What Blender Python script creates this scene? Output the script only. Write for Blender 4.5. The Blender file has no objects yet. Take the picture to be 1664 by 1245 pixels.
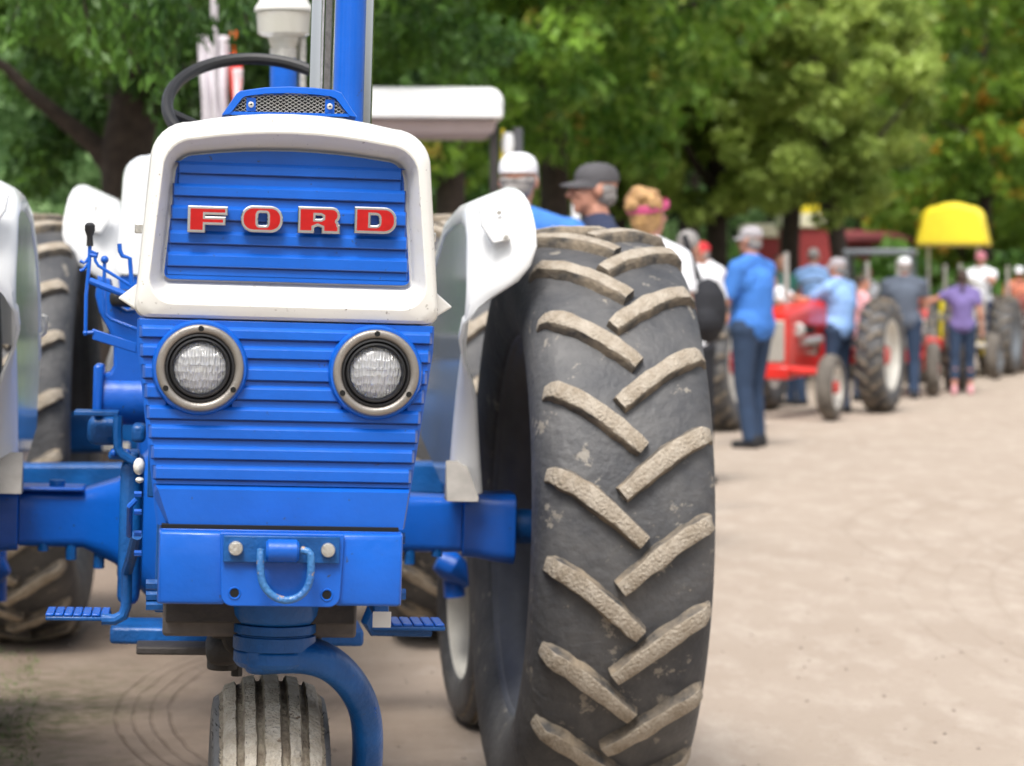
import bpy, bmesh, math, random
import numpy as np
from mathutils import Vector, Matrix, Euler
PI = math.pi
random.seed(7); rng = np.random.default_rng(7)
S = bpy.context.scene
COL = S.collection
# ------------------------------------------------------------ camera
HC = 1.356; FP = 4100.0
cam = bpy.data.cameras.new('camera'); co = bpy.data.objects.new('camera', cam); COL.objects.link(co)
co.location = (0, 0, HC); co.rotation_euler = (PI/2, 0, 0)
cam.sensor_width = 36; cam.lens = FP/1664*36; cam.shift_y = (470-622.5)/1664
cam.clip_end = 2000; cam.clip_start = 0.05
cam.dof.use_dof = True; cam.dof.focus_distance = 4.5; cam.dof.aperture_fstop = 5.2; cam.dof.aperture_blades = 9
S.camera = co
# ------------------------------------------------------------ sky, sun, exposure
W = bpy.data.worlds.new("World"); S.world = W; W.use_nodes = True
nt = W.node_tree; nt.nodes.clear()
sky = nt.nodes.new('ShaderNodeTexSky'); sky.sky_type = 'NISHITA'; sky.sun_disc = False
sky.sun_elevation = math.radians(58); sky.sun_rotation = math.radians(192); sky.dust_density = 4.0; sky.ozone_density = 1.0; sky.air_density = 1.0
hs = nt.nodes.new('ShaderNodeHueSaturation'); hs.inputs['Saturation'].default_value = 0.32
bg = nt.nodes.new('ShaderNodeBackground'); bg.inputs[1].default_value = 0.125
ow = nt.nodes.new('ShaderNodeOutputWorld')
nt.links.new(sky.outputs[0], hs.inputs['Color']); nt.links.new(hs.outputs[0], bg.inputs[0]); nt.links.new(bg.outputs[0], ow.inputs[0])
sl = bpy.data.lights.new('sun', 'SUN'); sl.energy = 1.5; sl.angle = math.radians(18); sl.color = (1, .96, .9)
so = bpy.data.objects.new('sun', sl); COL.objects.link(so)
se, sr = math.radians(58), math.radians(192)
sdir = Vector((math.sin(sr)*math.cos(se), math.cos(sr)*math.cos(se), math.sin(se)))
so.rotation_euler = sdir.to_track_quat('Z', 'Y').to_euler()
S.view_settings.view_transform = 'Standard'; S.view_settings.look = 'None'; S.view_settings.gamma = 1
S.view_settings.exposure = 1.12
S.view_settings.use_curve_mapping = False
S.render.engine = 'CYCLES'

# ------------------------------------------------------------ materials
def lin(h):
    return tuple(((c/255)/12.92 if c/255 <= .04045 else ((c/255+.055)/1.055)**2.4) for c in h)
def mat(name, col, rough=.5, metal=0., coat=0., var=.0, col2=None, nscale=8., bump=0., bscale=60., spots=0., spotcol=(.1,.07,.05), sscale=40., spec=.5, trans=0., rough_var=0.):
    m = bpy.data.materials.new(name); m.use_nodes = True; t = m.node_tree; N = t.nodes; L = t.links
    b = N['Principled BSDF']
    b.inputs['Roughness'].default_value = rough; b.inputs['Metallic'].default_value = metal
    b.inputs['Coat Weight'].default_value = coat; b.inputs['Coat Roughness'].default_value = .08
    b.inputs['Specular IOR Level'].default_value = spec; b.inputs['Transmission Weight'].default_value = trans
    b.inputs['Base Color'].default_value = (*col, 1)
    tc = N.new('ShaderNodeTexCoord')
    cur = None
    if col2 is not None or var:
        n = N.new('ShaderNodeTexNoise'); n.inputs['Scale'].default_value = nscale; n.inputs['Detail'].default_value = 6; n.inputs['Roughness'].default_value = .6
        L.new(tc.outputs['Object'], n.inputs['Vector'])
        r = N.new('ShaderNodeMapRange'); r.inputs[1].default_value = .35; r.inputs[2].default_value = .68; L.new(n.outputs[0], r.inputs[0])
        mx = N.new('ShaderNodeMix'); mx.data_type = 'RGBA'; L.new(r.outputs[0], mx.inputs[0])
        if col2 is None: col2 = tuple(c*(1-var) for c in col)
        mx.inputs[6].default_value = (*col, 1); mx.inputs[7].default_value = (*col2, 1)
        cur = mx.outputs[2]; L.new(cur, b.inputs['Base Color'])
    if spots:
        n = N.new('ShaderNodeTexNoise'); n.inputs['Scale'].default_value = sscale; n.inputs['Detail'].default_value = 5; n.inputs['Roughness'].default_value = .7
        L.new(tc.outputs['Object'], n.inputs['Vector'])
        r = N.new('ShaderNodeMapRange'); r.inputs[1].default_value = 1-spots; r.inputs[2].default_value = 1-spots+.04; L.new(n.outputs[0], r.inputs[0])
        mx = N.new('ShaderNodeMix'); mx.data_type = 'RGBA'; L.new(r.outputs[0], mx.inputs[0])
        if cur: L.new(cur, mx.inputs[6])
        else: mx.inputs[6].default_value = (*col, 1)
        mx.inputs[7].default_value = (*spotcol, 1); cur = mx.outputs[2]; L.new(cur, b.inputs['Base Color'])
    if rough_var:
        n = N.new('ShaderNodeTexNoise'); n.inputs['Scale'].default_value = 14; n.inputs['Detail'].default_value = 6
        L.new(tc.outputs['Object'], n.inputs['Vector'])
        r = N.new('ShaderNodeMapRange'); r.inputs[3].default_value = max(.02, rough-rough_var); r.inputs[4].default_value = rough+rough_var
        L.new(n.outputs[0], r.inputs[0]); L.new(r.outputs[0], b.inputs['Roughness'])
    if bump:
        n = N.new('ShaderNodeTexNoise'); n.inputs['Scale'].default_value = bscale; n.inputs['Detail'].default_value = 5
        L.new(tc.outputs['Object'], n.inputs['Vector'])
        bp = N.new('ShaderNodeBump'); bp.inputs['Strength'].default_value = bump; bp.inputs['Distance'].default_value = .01
        L.new(n.outputs[0], bp.inputs['Height']); L.new(bp.outputs[0], b.inputs['Normal'])
    return m
M = {}
M['blue'] = mat('blue_paint', (.004,.104,.52), .34, coat=.18, var=.22, nscale=5, bump=.08, bscale=70, spots=.345, spotcol=(.03,.05,.10), sscale=60, rough_var=.12, spec=.35)
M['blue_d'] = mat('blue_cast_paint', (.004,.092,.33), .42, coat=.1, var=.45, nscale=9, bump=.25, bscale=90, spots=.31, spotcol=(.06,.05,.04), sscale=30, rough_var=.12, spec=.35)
M['white'] = mat('white_paint', (.70,.69,.655), .36, coat=.2, var=.06, nscale=6, bump=.03, spots=.35, spotcol=(.12,.09,.06), sscale=110, rough_var=.1)
M['whitegloss'] = mat('white_gloss_paint', (.74,.75,.76), .12, coat=.8, var=.05, nscale=4, bump=.10, bscale=5)
M['panelreflect'] = mat('panel_painted_reflection', (.50,.57,.64), .10, coat=.9, var=.1, nscale=4, bump=.12, bscale=5)  # blue-grey base: the tractor's blue reflected in white paint, put into the colour
M['primer'] = mat('dusty_primer', (.28,.26,.235), .6, var=.3, nscale=14)
M['cream'] = mat('cream_paint', (.50,.46,.40), .45, var=.2, nscale=12, bump=.05)
M['fender'] = mat('fender_white', (.82,.83,.83), .25, coat=.5, var=.04, nscale=4, bump=.03, bscale=9)
M['chrome'] = mat('chrome', (.62,.62,.63), .09, metal=1, rough_var=.06, bump=.02, bscale=10)
M['steel'] = mat('zinc_steel', (.62,.60,.56), .38, metal=.75, var=.35, nscale=90, bump=.2, bscale=200)
M['ringmetal'] = mat('lamp_ring_metal', (.30,.275,.25), .40, metal=.6, var=.2, nscale=30, bump=.12, bscale=300)
M['black'] = mat('black_rubber', (.012,.012,.014), .45, var=.3, nscale=20)
M['hole'] = mat('hole_black', (.002,.002,.002), .9)
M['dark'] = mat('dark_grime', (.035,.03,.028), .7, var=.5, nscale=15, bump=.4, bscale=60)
M['greyframe'] = mat('grey_brown_frame', (.10,.085,.08), .65, var=.4, nscale=15, bump=.3)
M['red'] = mat('badge_red', (.42,.010,.010), .4, var=.2, nscale=60, spec=.25)
M['rubber'] = mat('tyre_rubber', (.040,.042,.048), .58, col2=(.10,.098,.098), nscale=7, bump=.45, bscale=45, spots=.388, spotcol=(.22,.20,.17), sscale=15)
M['lugtop'] = mat('worn_dusty_lug', (.40,.35,.285), .85, col2=(.25,.205,.15), nscale=26, bump=.9, bscale=130, spots=.34, spotcol=(.09,.06,.04), sscale=60)
M['lugside'] = mat('lug_side_rubber', (.055,.052,.05), .75, col2=(.26,.21,.15), nscale=20, bump=.5, bscale=70)
M['ribtop'] = mat('dry_dusty_tread', (.44,.40,.34), .9, col2=(.30,.26,.20), nscale=30, bump=.9, bscale=160, spots=.36, spotcol=(.13,.09,.06), sscale=38)
M['ribgroove'] = mat('dirt_in_groove', (.17,.135,.10), .95, col2=(.33,.29,.22), nscale=34, bump=1, bscale=120)
M['rim'] = mat('rim_silver', (.13,.135,.15), .45, metal=.3, var=.25, nscale=8, bump=.1)
M['rimlight'] = mat('rim_pale', (.62,.60,.54), .5, var=.2, nscale=8)
M['yellow'] = mat('yellow_paint', (.90,.72,.03), .45, var=.1)
M['redpaint'] = mat('red_paint', (.62,.025,.018), .35, coat=.3, var=.25, nscale=6)
M['rust'] = mat('rusty_red_paint', (.26,.05,.03), .6, var=.4)
M['greypaint'] = mat('grey_paint', (.17,.19,.21), .45, var=.2)
M['bark'] = mat('bark', (.055,.04,.03), .95, var=.6, nscale=12, bump=1, bscale=20)
M['skin'] = mat('skin', (.52,.25,.17), .5, var=.25, nscale=20)
M['shadowskin'] = M['skin']

def lens_mat():
    m = bpy.data.materials.new('fluted_lamp_glass'); m.use_nodes = True; N = m.node_tree.nodes; L = m.node_tree.links
    b = N['Principled BSDF']; b.inputs['Base Color'].default_value = (.93,.93,.91,1); b.inputs['Roughness'].default_value = .04; b.inputs['Coat Weight'].default_value = .6
    b.inputs['Transmission Weight'].default_value = .72; b.inputs['IOR'].default_value = 1.45
    tc = N.new('ShaderNodeTexCoord'); mp = N.new('ShaderNodeMapping'); mp.inputs['Scale'].default_value = (230, 70, 80)
    v = N.new('ShaderNodeTexVoronoi'); v.inputs['Scale'].default_value = 1; v.inputs['Randomness'].default_value = .45
    bp = N.new('ShaderNodeBump'); bp.inputs['Strength'].default_value = 1; bp.inputs['Distance'].default_value = .0035
    L.new(tc.outputs['Object'], mp.inputs[0]); L.new(mp.outputs[0], v.inputs['Vector']); L.new(v.outputs[0], bp.inputs['Height']); L.new(bp.outputs[0], b.inputs['Normal'])
    return m
M['lens'] = lens_mat()
M['reflector'] = mat('lamp_reflector', (.95,.94,.92), .16, metal=.85, bump=.3, bscale=70)

def cloth(name, col, k=.25): return mat('cloth_'+name, col, .85, var=k, nscale=7, bump=.5, bscale=14)
CL = {'blue': cloth('royal_blue', (.05,.20,.62)), 'ltblue': cloth('light_blue', (.25,.42,.75)), 'navy': cloth('navy', (.018,.028,.07)),
      'jean': cloth('denim', (.020,.042,.09)), 'white': cloth('white', (.75,.76,.80), .1), 'grey': cloth('grey', (.09,.11,.15)), 'purple': cloth('purple', (.17,.13,.33)),
      'black': cloth('black', (.012,.013,.018)), 'cap_grey': cloth('cap_grey', (.36,.34,.36), .15), 'cap_dark': cloth('cap_charcoal', (.075,.072,.078)), 'cap_red': cloth('cap_red', (.6,.03,.04)),
      'pinkcap': cloth('cap_pink', (.55,.2,.25)), 'band': cloth('headband', (.65,.10,.25)), 'green': cloth('green', (.02,.12,.09)), 'pink': cloth('pink', (.7,.35,.38)), 'shoe': cloth('shoe', (.02,.02,.022)), 'orange': cloth('orange', (.6,.2,.12))}
HAIR = {'grey': mat('hair_grey', (.33,.31,.30), .7, var=.5, nscale=25, bump=1, bscale=60), 'blond': mat('hair_blond', (.55,.33,.13), .6, col2=(.20,.10,.05), nscale=16, bump=1, bscale=60),
        'brown': mat('hair_brown', (.05,.028,.02), .6, var=.4, nscale=20, bump=1, bscale=60)}

# ------------------------------------------------------------ mesh building
class MB:
    def __init__(s): s.v = []; s.f = []; s.mi = []
    def add(s, vs, fs, mi=0):
        o = len(s.v); s.v += [tuple(p) for p in vs]
        for f in fs: s.f.append(tuple(o+i for i in f)); s.mi.append(mi)
        return s
    def box(s, x0, x1, y0, y1, z0, z1, mi=0, m=None):
        vs = [Vector(p) for p in ((x0,y0,z0),(x1,y0,z0),(x1,y1,z0),(x0,y1,z0),(x0,y0,z1),(x1,y0,z1),(x1,y1,z1),(x0,y1,z1))]
        if m: vs = [m @ p for p in vs]
        return s.add(vs, [(0,3,2,1),(4,5,6,7),(0,1,5,4),(1,2,6,5),(2,3,7,6),(3,0,4,7)], mi)
    def loft(s, rings, closed=True, cap=(True, True), mi=0):
        n = len(rings[0]); o = len(s.v)
        for r in rings: s.v += [tuple(p) for p in r]
        for i in range(len(rings)-1):
            for j in range(n if closed else n-1):
                a = o+i*n+j; b = o+i*n+(j+1) % n
                s.f.append((a, b, b+n, a+n)); s.mi.append(mi)
        if cap[0]: s.f.append(tuple(o+j for j in range(n))[::-1]); s.mi.append(mi)
        if cap[1]: s.f.append(tuple(o+(len(rings)-1)*n+j for j in range(n))); s.mi.append(mi)
        return s
    def tube(s, pts, rad, seg=10, cap=True, sq=1.0, mi=0):
        pts = [Vector(p) for p in pts]; n = len(pts)
        if not hasattr(rad, '__len__'): rad = [rad]*n
        up = None; rings = []
        for i, p in enumerate(pts):
            t = (pts[min(i+1, n-1)]-pts[max(i-1, 0)]).normalized()
            if up is None: up = t.orthogonal().normalized()
            up = (up - t*up.dot(t)).normalized(); w = t.cross(up)
            rings.append([p+(up*math.cos(2*PI*k/seg)+w*math.sin(2*PI*k/seg)*sq)*rad[i] for k in range(seg)])
        return s.loft(rings, cap=(cap, cap), mi=mi)
    def lathe(s, prof, seg=32, c=(0,0,0), axis='x', mi=0, close=False, mis=None):
        o = len(s.v); n = len(prof); c = Vector(c)
        for k in range(seg):
            a = 2*PI*k/seg; ca, sa = math.cos(a), math.sin(a)
            for (h, r) in prof:
                p = (h, r*ca, r*sa) if axis == 'x' else ((r*ca, h, r*sa) if axis == 'y' else (r*ca, r*sa, h))
                s.v.append(tuple(c+Vector(p)))
        m_ = n if close else n-1
        for k in range(seg):
            for j in range(m_):
                j2 = (j+1) % n; k2 = (k+1) % seg
                s.f.append((o+k*n+j, o+k2*n+j, o+k2*n+j2, o+k*n+j2)); s.mi.append(mis[j] if mis else mi)
        return s
    def cyl(s, p0, p1, r, seg=16, mi=0): return s.tube([p0, p1], r, seg, mi=mi)
    def ball(s, c, r, seg=12, mi=0, m=None):
        if not hasattr(r, '__len__'): r = (r, r, r)
        rings = []
        nr = max(5, seg//2)
        for i in range(1, nr):
            a = PI*i/nr
            rings.append([Vector((r[0]*math.sin(a)*math.cos(2*PI*k/seg), r[1]*math.sin(a)*math.sin(2*PI*k/seg), r[2]*math.cos(a))) for k in range(seg)])
        top = Vector((0,0,r[2])); bot = Vector((0,0,-r[2])); o = len(s.v)
        T = (lambda p: Vector(c)+(m @ p if m else p))
        for rr in rings: s.v += [tuple(T(p)) for p in rr]
        s.v += [tuple(T(top)), tuple(T(bot))]; ti = len(s.v)-2
        for i in range(len(rings)-1):
            for k in range(seg):
                a = o+i*seg+k; b = o+i*seg+(k+1) % seg; s.f.append((a, a+seg, b+seg, b)); s.mi.append(mi)
        for k in range(seg):
            s.f.append((ti, o+k, o+(k+1) % seg)); s.mi.append(mi)
            q = o+(len(rings)-1)*seg; s.f.append((ti+1, q+(k+1) % seg, q+k)); s.mi.append(mi)
        return s
    def mesh(s, name, mats, smooth=35):
        me = bpy.data.meshes.new(name); me.from_pydata(s.v, [], s.f)
        for m_ in (mats if isinstance(mats, (list, tuple)) else [mats]): me.materials.append(m_)
        if any(s.mi): me.polygons.foreach_set('material_index', s.mi)
        bm = bmesh.new(); bm.from_mesh(me); bmesh.ops.recalc_face_normals(bm, faces=bm.faces); bm.to_mesh(me); bm.free()
        if smooth:
            me.polygons.foreach_set('use_smooth', [True]*len(me.polygons)); me.set_sharp_from_angle(angle=math.radians(smooth))
        return me
    def ob(s, name, mats, parent=None, bevel=0, seg=2, smooth=35):
        return link(name, s.mesh(name, mats, smooth), parent, bevel, seg)
def link(name, me, parent=None, bevel=0, seg=2):
    o = bpy.data.objects.new(name, me); COL.objects.link(o)
    if parent: o.parent = parent
    if bevel:
        b = o.modifiers.new('bevel', 'BEVEL'); b.width = bevel; b.segments = seg; b.limit_method = 'ANGLE'; b.angle_limit = math.radians(40); b.harden_normals = False
    return o
def tag(o, label=None, cat=None, group=None, kind=None):
    if label: o['label'] = label
    if cat: o['category'] = cat
    if group: o['group'] = group
    if kind: o['kind'] = kind
    return o
def thing(name, label, cat, loc=(0,0,0), rz=0, group=None):
    o = bpy.data.objects.new(name, None); COL.objects.link(o); o.location = loc; o.rotation_euler = (0,0,rz); o.empty_display_size = .2
    return tag(o, label, cat, group)
def ptx(px, py, Y): return Vector(((px-832)/FP*Y, Y, HC-(py-470)/FP*Y))
def copy_tree(o, parent=None):
    c = o.copy(); COL.objects.link(c)
    if parent: c.parent = parent
    for ch in o.children: copy_tree(ch, c)
    return c
def outline_mesh(name, loops, depth, bevel=0, offset=0, mats=None, smooth=35):
    """closed 2D loops (holes allowed) in x,z, thickness along y"""
    cu = bpy.data.curves.new('tmp', 'CURVE'); cu.dimensions = '2D'; cu.fill_mode = 'BOTH'; cu.extrude = depth/2; cu.bevel_depth = bevel; cu.bevel_resolution = 1; cu.offset = offset
    for lp in loops:
        sp = cu.splines.new('POLY'); sp.points.add(len(lp)-1)
        for i, (x, z) in enumerate(lp): sp.points[i].co = (x, z, 0, 1)
        sp.use_cyclic_u = True
    ob = bpy.data.objects.new('tmp', cu); COL.objects.link(ob)
    dg = bpy.context.evaluated_depsgraph_get(); dg.update()
    me = bpy.data.meshes.new_from_object(ob.evaluated_get(dg)); me.name = name
    bpy.data.objects.remove(ob); bpy.data.curves.remove(cu)
    me.transform(Matrix(((1,0,0,0),(0,0,-1,0),(0,1,0,0),(0,0,0,1))))
    me.materials.clear(); me.materials.append(mats)
    if smooth: me.polygons.foreach_set('use_smooth', [True]*len(me.polygons)); me.set_sharp_from_angle(angle=math.radians(smooth))
    return me
def text_mesh(name, txt, size, depth, m):
    cu = bpy.data.curves.new('tmp', 'FONT'); cu.body = txt; cu.size = size; cu.extrude = depth; cu.align_x = 'CENTER'; cu.align_y = 'CENTER'
    ob = bpy.data.objects.new('tmp', cu); COL.objects.link(ob)
    dg = bpy.context.evaluated_depsgraph_get(); dg.update()
    me = bpy.data.meshes.new_from_object(ob.evaluated_get(dg)); me.name = name
    bpy.data.objects.remove(ob); bpy.data.curves.remove(cu)
    me.materials.clear(); me.materials.append(m)
    return me
def rr(xt, xb, zt, zb, rt, rb, v, crown=0, n=7):
    """rounded trapezoid ring (x,z) at depth v"""
    P = []
    def corner(cx, cz, r, a0, a1):
        for i in range(n):
            a = a0+(a1-a0)*i/(n-1); P.append((cx+r*math.cos(a), cz+r*math.sin(a)))
    corner(xt-rt, zt-rt-crown, rt, 0, PI/2)
    for i in range(1, 8): 
        t = i/8; P.append(((xt-rt)*(1-2*t), zt-crown+crown*(1-(1-2*t)**2)))
    corner(-(xt-rt), zt-rt-crown, rt, PI/2, PI)
    corner(-(xb-rb), zb+rb, rb, PI, 1.5*PI)
    corner(xb-rb, zb+rb, rb, 1.5*PI, 2*PI)
    return [(x, v, z) for x, z in P]
# ------------------------------------------------------------ ground
def ground_mat():
    m = bpy.data.materials.new('packed_sandy_dirt'); m.use_nodes = True; N = m.node_tree.nodes; L = m.node_tree.links
    b = N['Principled BSDF']; b.inputs['Roughness'].default_value = .95; b.inputs['Specular IOR Level'].default_value = .15
    g = N.new('ShaderNodeNewGeometry')
    def noise(sc, det=6, ro=.6, stretch=None):
        n = N.new('ShaderNodeTexNoise'); n.inputs['Scale'].default_value = sc; n.inputs['Detail'].default_value = det; n.inputs['Roughness'].default_value = ro
        if stretch:
            mp = N.new('ShaderNodeMapping'); mp.inputs['Scale'].default_value = stretch[:3]; mp.inputs['Rotation'].default_value = (0,0,stretch[3])
            L.new(g.outputs['Position'], mp.inputs[0]); L.new(mp.outputs[0], n.inputs['Vector'])
        else: L.new(g.outputs['Position'], n.inputs['Vector'])
        return n.outputs[0]
    def mr(src, a, b_, c=0, d=1):
        r = N.new('ShaderNodeMapRange'); r.inputs[1].default_value = a; r.inputs[2].default_value = b_; r.inputs[3].default_value = c; r.inputs[4].default_value = d
        L.new(src, r.inputs[0]); return r.outputs[0]
    def mix(f, a, b_):
        x = N.new('ShaderNodeMix'); x.data_type = 'RGBA'; L.new(f, x.inputs[0])
        for i, c in ((6, a), (7, b_)):
            if isinstance(c, tuple): x.inputs[i].default_value = (*c, 1)
            else: L.new(c, x.inputs[i])
        return x.outputs[2]
    def math_(op, a, b_=None):
        x = N.new('ShaderNodeMath'); x.operation = op
        for i, c in enumerate((a, b_)):
            if c is None: continue
            if isinstance(c, (int, float)): x.inputs[i].default_value = c
            else: L.new(c, x.inputs[i])
        return x.outputs[0]
    c = mix(mr(noise(.9), .30, .70), (.385,.320,.262), (.345,.282,.228))
    c = mix(mr(noise(5, 8, .7, (1, .35, 1, .5)), .48, .72), c, (.45,.385,.325))
    c = mix(mr(noise(22, 6, .7), .60, .74), c, (.22,.165,.125))
    c = mix(mr(noise(2.1, 7, .7), .60, .80), c, (.27,.21,.165))
    # rings left by turning tyres: grooves round several centres
    sp = N.new('ShaderNodeSeparateXYZ'); L.new(g.outputs['Position'], sp.inputs[0])
    grooves = None
    for (cx, cy, r0, r1, per, amp, xm) in ((2.13, 8.5, 3.22, 3.46, .055, 1, -.55), (8.2, 13.5, 5.2, 6.4, .33, .22, 99), (-1.6, 19, 5.2, 5.9, .3, .2, 99), (9.5, 18.0, 4.0, 5.0, .25, .2, 99), (10.5, 10.0, 8.3, 8.9, .2, .2, 99), (40, -6, 36.4, 37.2, .2, .7, 9), (44, -4, 37.6, 38.3, .17, .6, 12)):
        dx = math_('SUBTRACT', sp.outputs[0], cx); dy = math_('SUBTRACT', sp.outputs[1], cy)
        d = math_('SQRT', math_('ADD', math_('MULTIPLY', dx, dx), math_('MULTIPLY', dy, dy)))
        wob = math_('ADD', d, mr(noise(1.5, 2), 0, 1, -.04, .04))
        s_ = math_('SINE', math_('MULTIPLY', wob, 2*PI/per))
        line = mr(s_, .78, 1.0)
        mask = math_('MULTIPLY', mr(sp.outputs[0], xm, xm-.15, 0, amp), math_('MULTIPLY', mr(wob, r0, r0+.02), mr(wob, r1, r1-.02)))
        v = math_('MULTIPLY', line, mask)
        v = math_('MULTIPLY', v, mr(noise(3.0, 5), .28, .5))
        grooves = v if grooves is None else math_('MAXIMUM', grooves, v)
    c = mix(math_('MULTIPLY', grooves, .62), c, (.19,.145,.105))
    shade_left = mr(math_('ADD', sp.outputs[0], mr(noise(.7), 0, 1, -.7, .7)), .25, -.75)  # shade over the left of the lane, painted in as a darker dirt colour
    c = mix(math_('MULTIPLY', shade_left, .72), c, mix(mr(noise(6, 7, .7), .4, .65), (.20,.15,.115), (.14,.10,.075)))
    # grassy verge on the left
    vx = math_('ADD', sp.outputs[0], mr(noise(1.3), 0, 1, -.5, .5))
    verge = mr(vx, -1.05, -1.45)
    near = mr(sp.outputs[1], 9.5, 8.0)
    c = mix(math_('MULTIPLY', math_('MULTIPLY', verge, near), mr(noise(14, 6, .7), .40, .6)), c, (.085,.085,.04))
    L.new(c, b.inputs['Base Color'])
    h = math_('ADD', math_('MULTIPLY', noise(16, 8, .7), .6), math_('MULTIPLY', noise(90, 4, .6), .25))
    h = math_('SUBTRACT', h, math_('MULTIPLY', grooves, .7))
    bp = N.new('ShaderNodeBump'); bp.inputs['Strength'].default_value = .7; bp.inputs['Distance'].default_value = .03
    L.new(h, bp.inputs['Height']); L.new(bp.outputs[0], b.inputs['Normal'])
    return m
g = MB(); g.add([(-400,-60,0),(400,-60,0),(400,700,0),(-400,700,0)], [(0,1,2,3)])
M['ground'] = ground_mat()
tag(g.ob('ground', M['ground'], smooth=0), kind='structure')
M['grass'] = mat('grass_blade', (.07,.13,.03), .7, col2=(.13,.16,.05), nscale=3)
# lawn under the trees
lw = MB(); lw.add([(-40,22,.004),(-3.2,22,.004),(2,36,.004),(26,90,.004),(-40,90,.004)], [(0,1,2,3,4)])
M['lawn'] = mat('lawn', (.05,.085,.025), .9, col2=(.09,.12,.04), nscale=.8, bump=.6, bscale=30)
tag(lw.ob('lawn', M['lawn'], smooth=0), kind='structure')
vs = []; fs = []
for i in range(2600):
    y = rng.uniform(5.0, 9.5); x = -1.17*y/6.9*1.0 + rng.normal(-.05, .16) - .0
    if x > -.190*y+.02: continue
    if rng.random() > .9: pass
    h = rng.uniform(.008, .022); a = rng.uniform(0, 2*PI); w = .003; l = rng.normal(0, .015, 2); o = len(vs)
    vs += [(x-w*math.cos(a), y-w*math.sin(a), 0), (x+w*math.cos(a), y+w*math.sin(a), 0), (x+l[0], y+l[1], h)]; fs.append((o, o+1, o+2))
mb = MB(); mb.v = vs; mb.f = fs; mb.mi = [0]*len(fs)
tag(mb.ob('grass', M['grass'], smooth=0), 'sparse green grass at the edge of the dirt, bottom left', 'grass', kind='stuff')
peb = MB()
for i in range(380):
    y = 4.8+rng.exponential(6); x = rng.uniform(-.2, .2)*y; r = rng.uniform(.003, .009)
    o = Vector((x, y, r*.3)); a = rng.uniform(.6, 1.3, 6)
    peb.add([o+Vector((r*a[0],0,0)), o+Vector((0,r*a[1],0)), o-Vector((r*a[2],0,0)), o-Vector((0,r*a[3],0)), o+Vector((0,0,r*a[4]*.7)), o-Vector((0,0,r))],
            [(0,1,4),(1,2,4),(2,3,4),(3,0,4),(1,0,5),(2,1,5),(3,2,5),(0,3,5)])
tag(peb.ob('gravel', mat('pebble', (.31,.26,.215), .9, var=.4), smooth=0), 'tiny pebbles and crumbs of dirt scattered over the lane', 'gravel', kind='stuff')

# ------------------------------------------------------------ near tractor
YAW, ROLL = math.radians(7.4), math.radians(1.6)
T1 = thing('tractor', 'blue and white row-crop tractor in the foreground with FORD letters on its ribbed grille', 'tractor', (-.394, 4.0186, 0))
T1.rotation_euler = (0, ROLL, YAW)
MT1 = Matrix.Translation(T1.location) @ Euler((0, ROLL, YAW)).to_matrix().to_4x4(); IT1 = MT1.inverted()
def LP(px, py, v):
    o = IT1 @ Vector((0, 0, HC)); d = IT1.to_3x3() @ Vector(((px-832)/FP, 1, -(py-470)/FP))
    return o + d*((v-o.y)/d.y)
def LZ(py, v, px=466): return LP(px, py, v).z

def smooth_lid(m): return m
# --- rear wheels -------------------------------------------------
HP = [(.0,.757),(.06,.756),(.11,.751),(.155,.742),(.185,.728),(.205,.704),(.216,.665),(.218,.62),(.212,.575),(.200,.535),(.186,.507),(.178,.496)]
def prof_at(a):
    """point on the tread half profile at arc length |a|: (x, r, nx, nr)"""
    s = abs(a); acc = 0
    for i in range(len(HP)-1):
        (x0, r0), (x1, r1) = HP[i], HP[i+1]; l = math.hypot(x1-x0, r1-r0)
        if s <= acc+l or i == len(HP)-2:
            t = (s-acc)/l; nx, nr = -(r1-r0)/l, (x1-x0)/l
            # blend the normal a little
            sg = 1 if a >= 0 else -1
            return sg*(x0+(x1-x0)*t), r0+(r1-r0)*t, sg*nx, nr
        acc += l
def lug_mesh(side, seed, n=13, H=.028):
    r_ = random.Random(seed); rings = []
    for i in range(n):
        s = i/(n-1); a = side*(.206-(.206+.026)*s)        # from the shoulder across the centre line
        ph = -.172*(max(0, s-.06)**1.25)/.757
        hw = .0203+.0035*math.sin(PI*s)+r_.uniform(-.0022,.0022)
        h = H*min(1, .18+s*5.0)*(1 if s < .97 else .9)+r_.uniform(-.0018,.0018)
        if s < .12: hw *= .95
        x, r, nx, nr = prof_at(a)
        # direction along the lug in (a, arc) space, perpendicular offset
        dph = -.172*1.25*(max(.02, s-.06)**.25); dA = -side*.258
        L_ = math.hypot(dph, dA); pa, pc = -dph/L_, dA/L_          # perpendicular
        ring = []
        slant = .55
        for (k, hh) in ((-1.25,-.012),(-1.0,h*.5),(-.86,h*.93),(-.7,h),(0,h+r_.uniform(-.0012,.0012)),(.7,h),(.86,h*.93),(1.0,h*.5),(1.25,-.012)):
            ww = hw*k*(1+r_.uniform(-.05,.05))
            if s > .96: pass
            xa, ra, nxa, nra = prof_at(a+pa*ww*1.0)
            ang = ph+pc*ww*(side*-1)*(-side)/.757
            X = xa+nxa*hh; Rr = ra+nra*hh
            ring.append((X, -Rr*math.cos(ang), Rr*math.sin(ang)))
        rings.append(ring)
    mb = MB(); mb.loft(rings, closed=False, cap=(False, False))
    nk = 9
    for q in range(len(mb.f)):
        j = q % (nk-1); mb.mi[q] = 0 if j in (2,3,4,5) else 1
    o = 0; mb.f.append(tuple(range(nk))); mb.mi.append(1); e = (n-1)*nk; mb.f.append(tuple(range(e, e+nk))[::-1]); mb.mi.append(1)
    me = mb.mesh('lug', [M['lugtop'], M['lugside']], 50)
    return me
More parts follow.
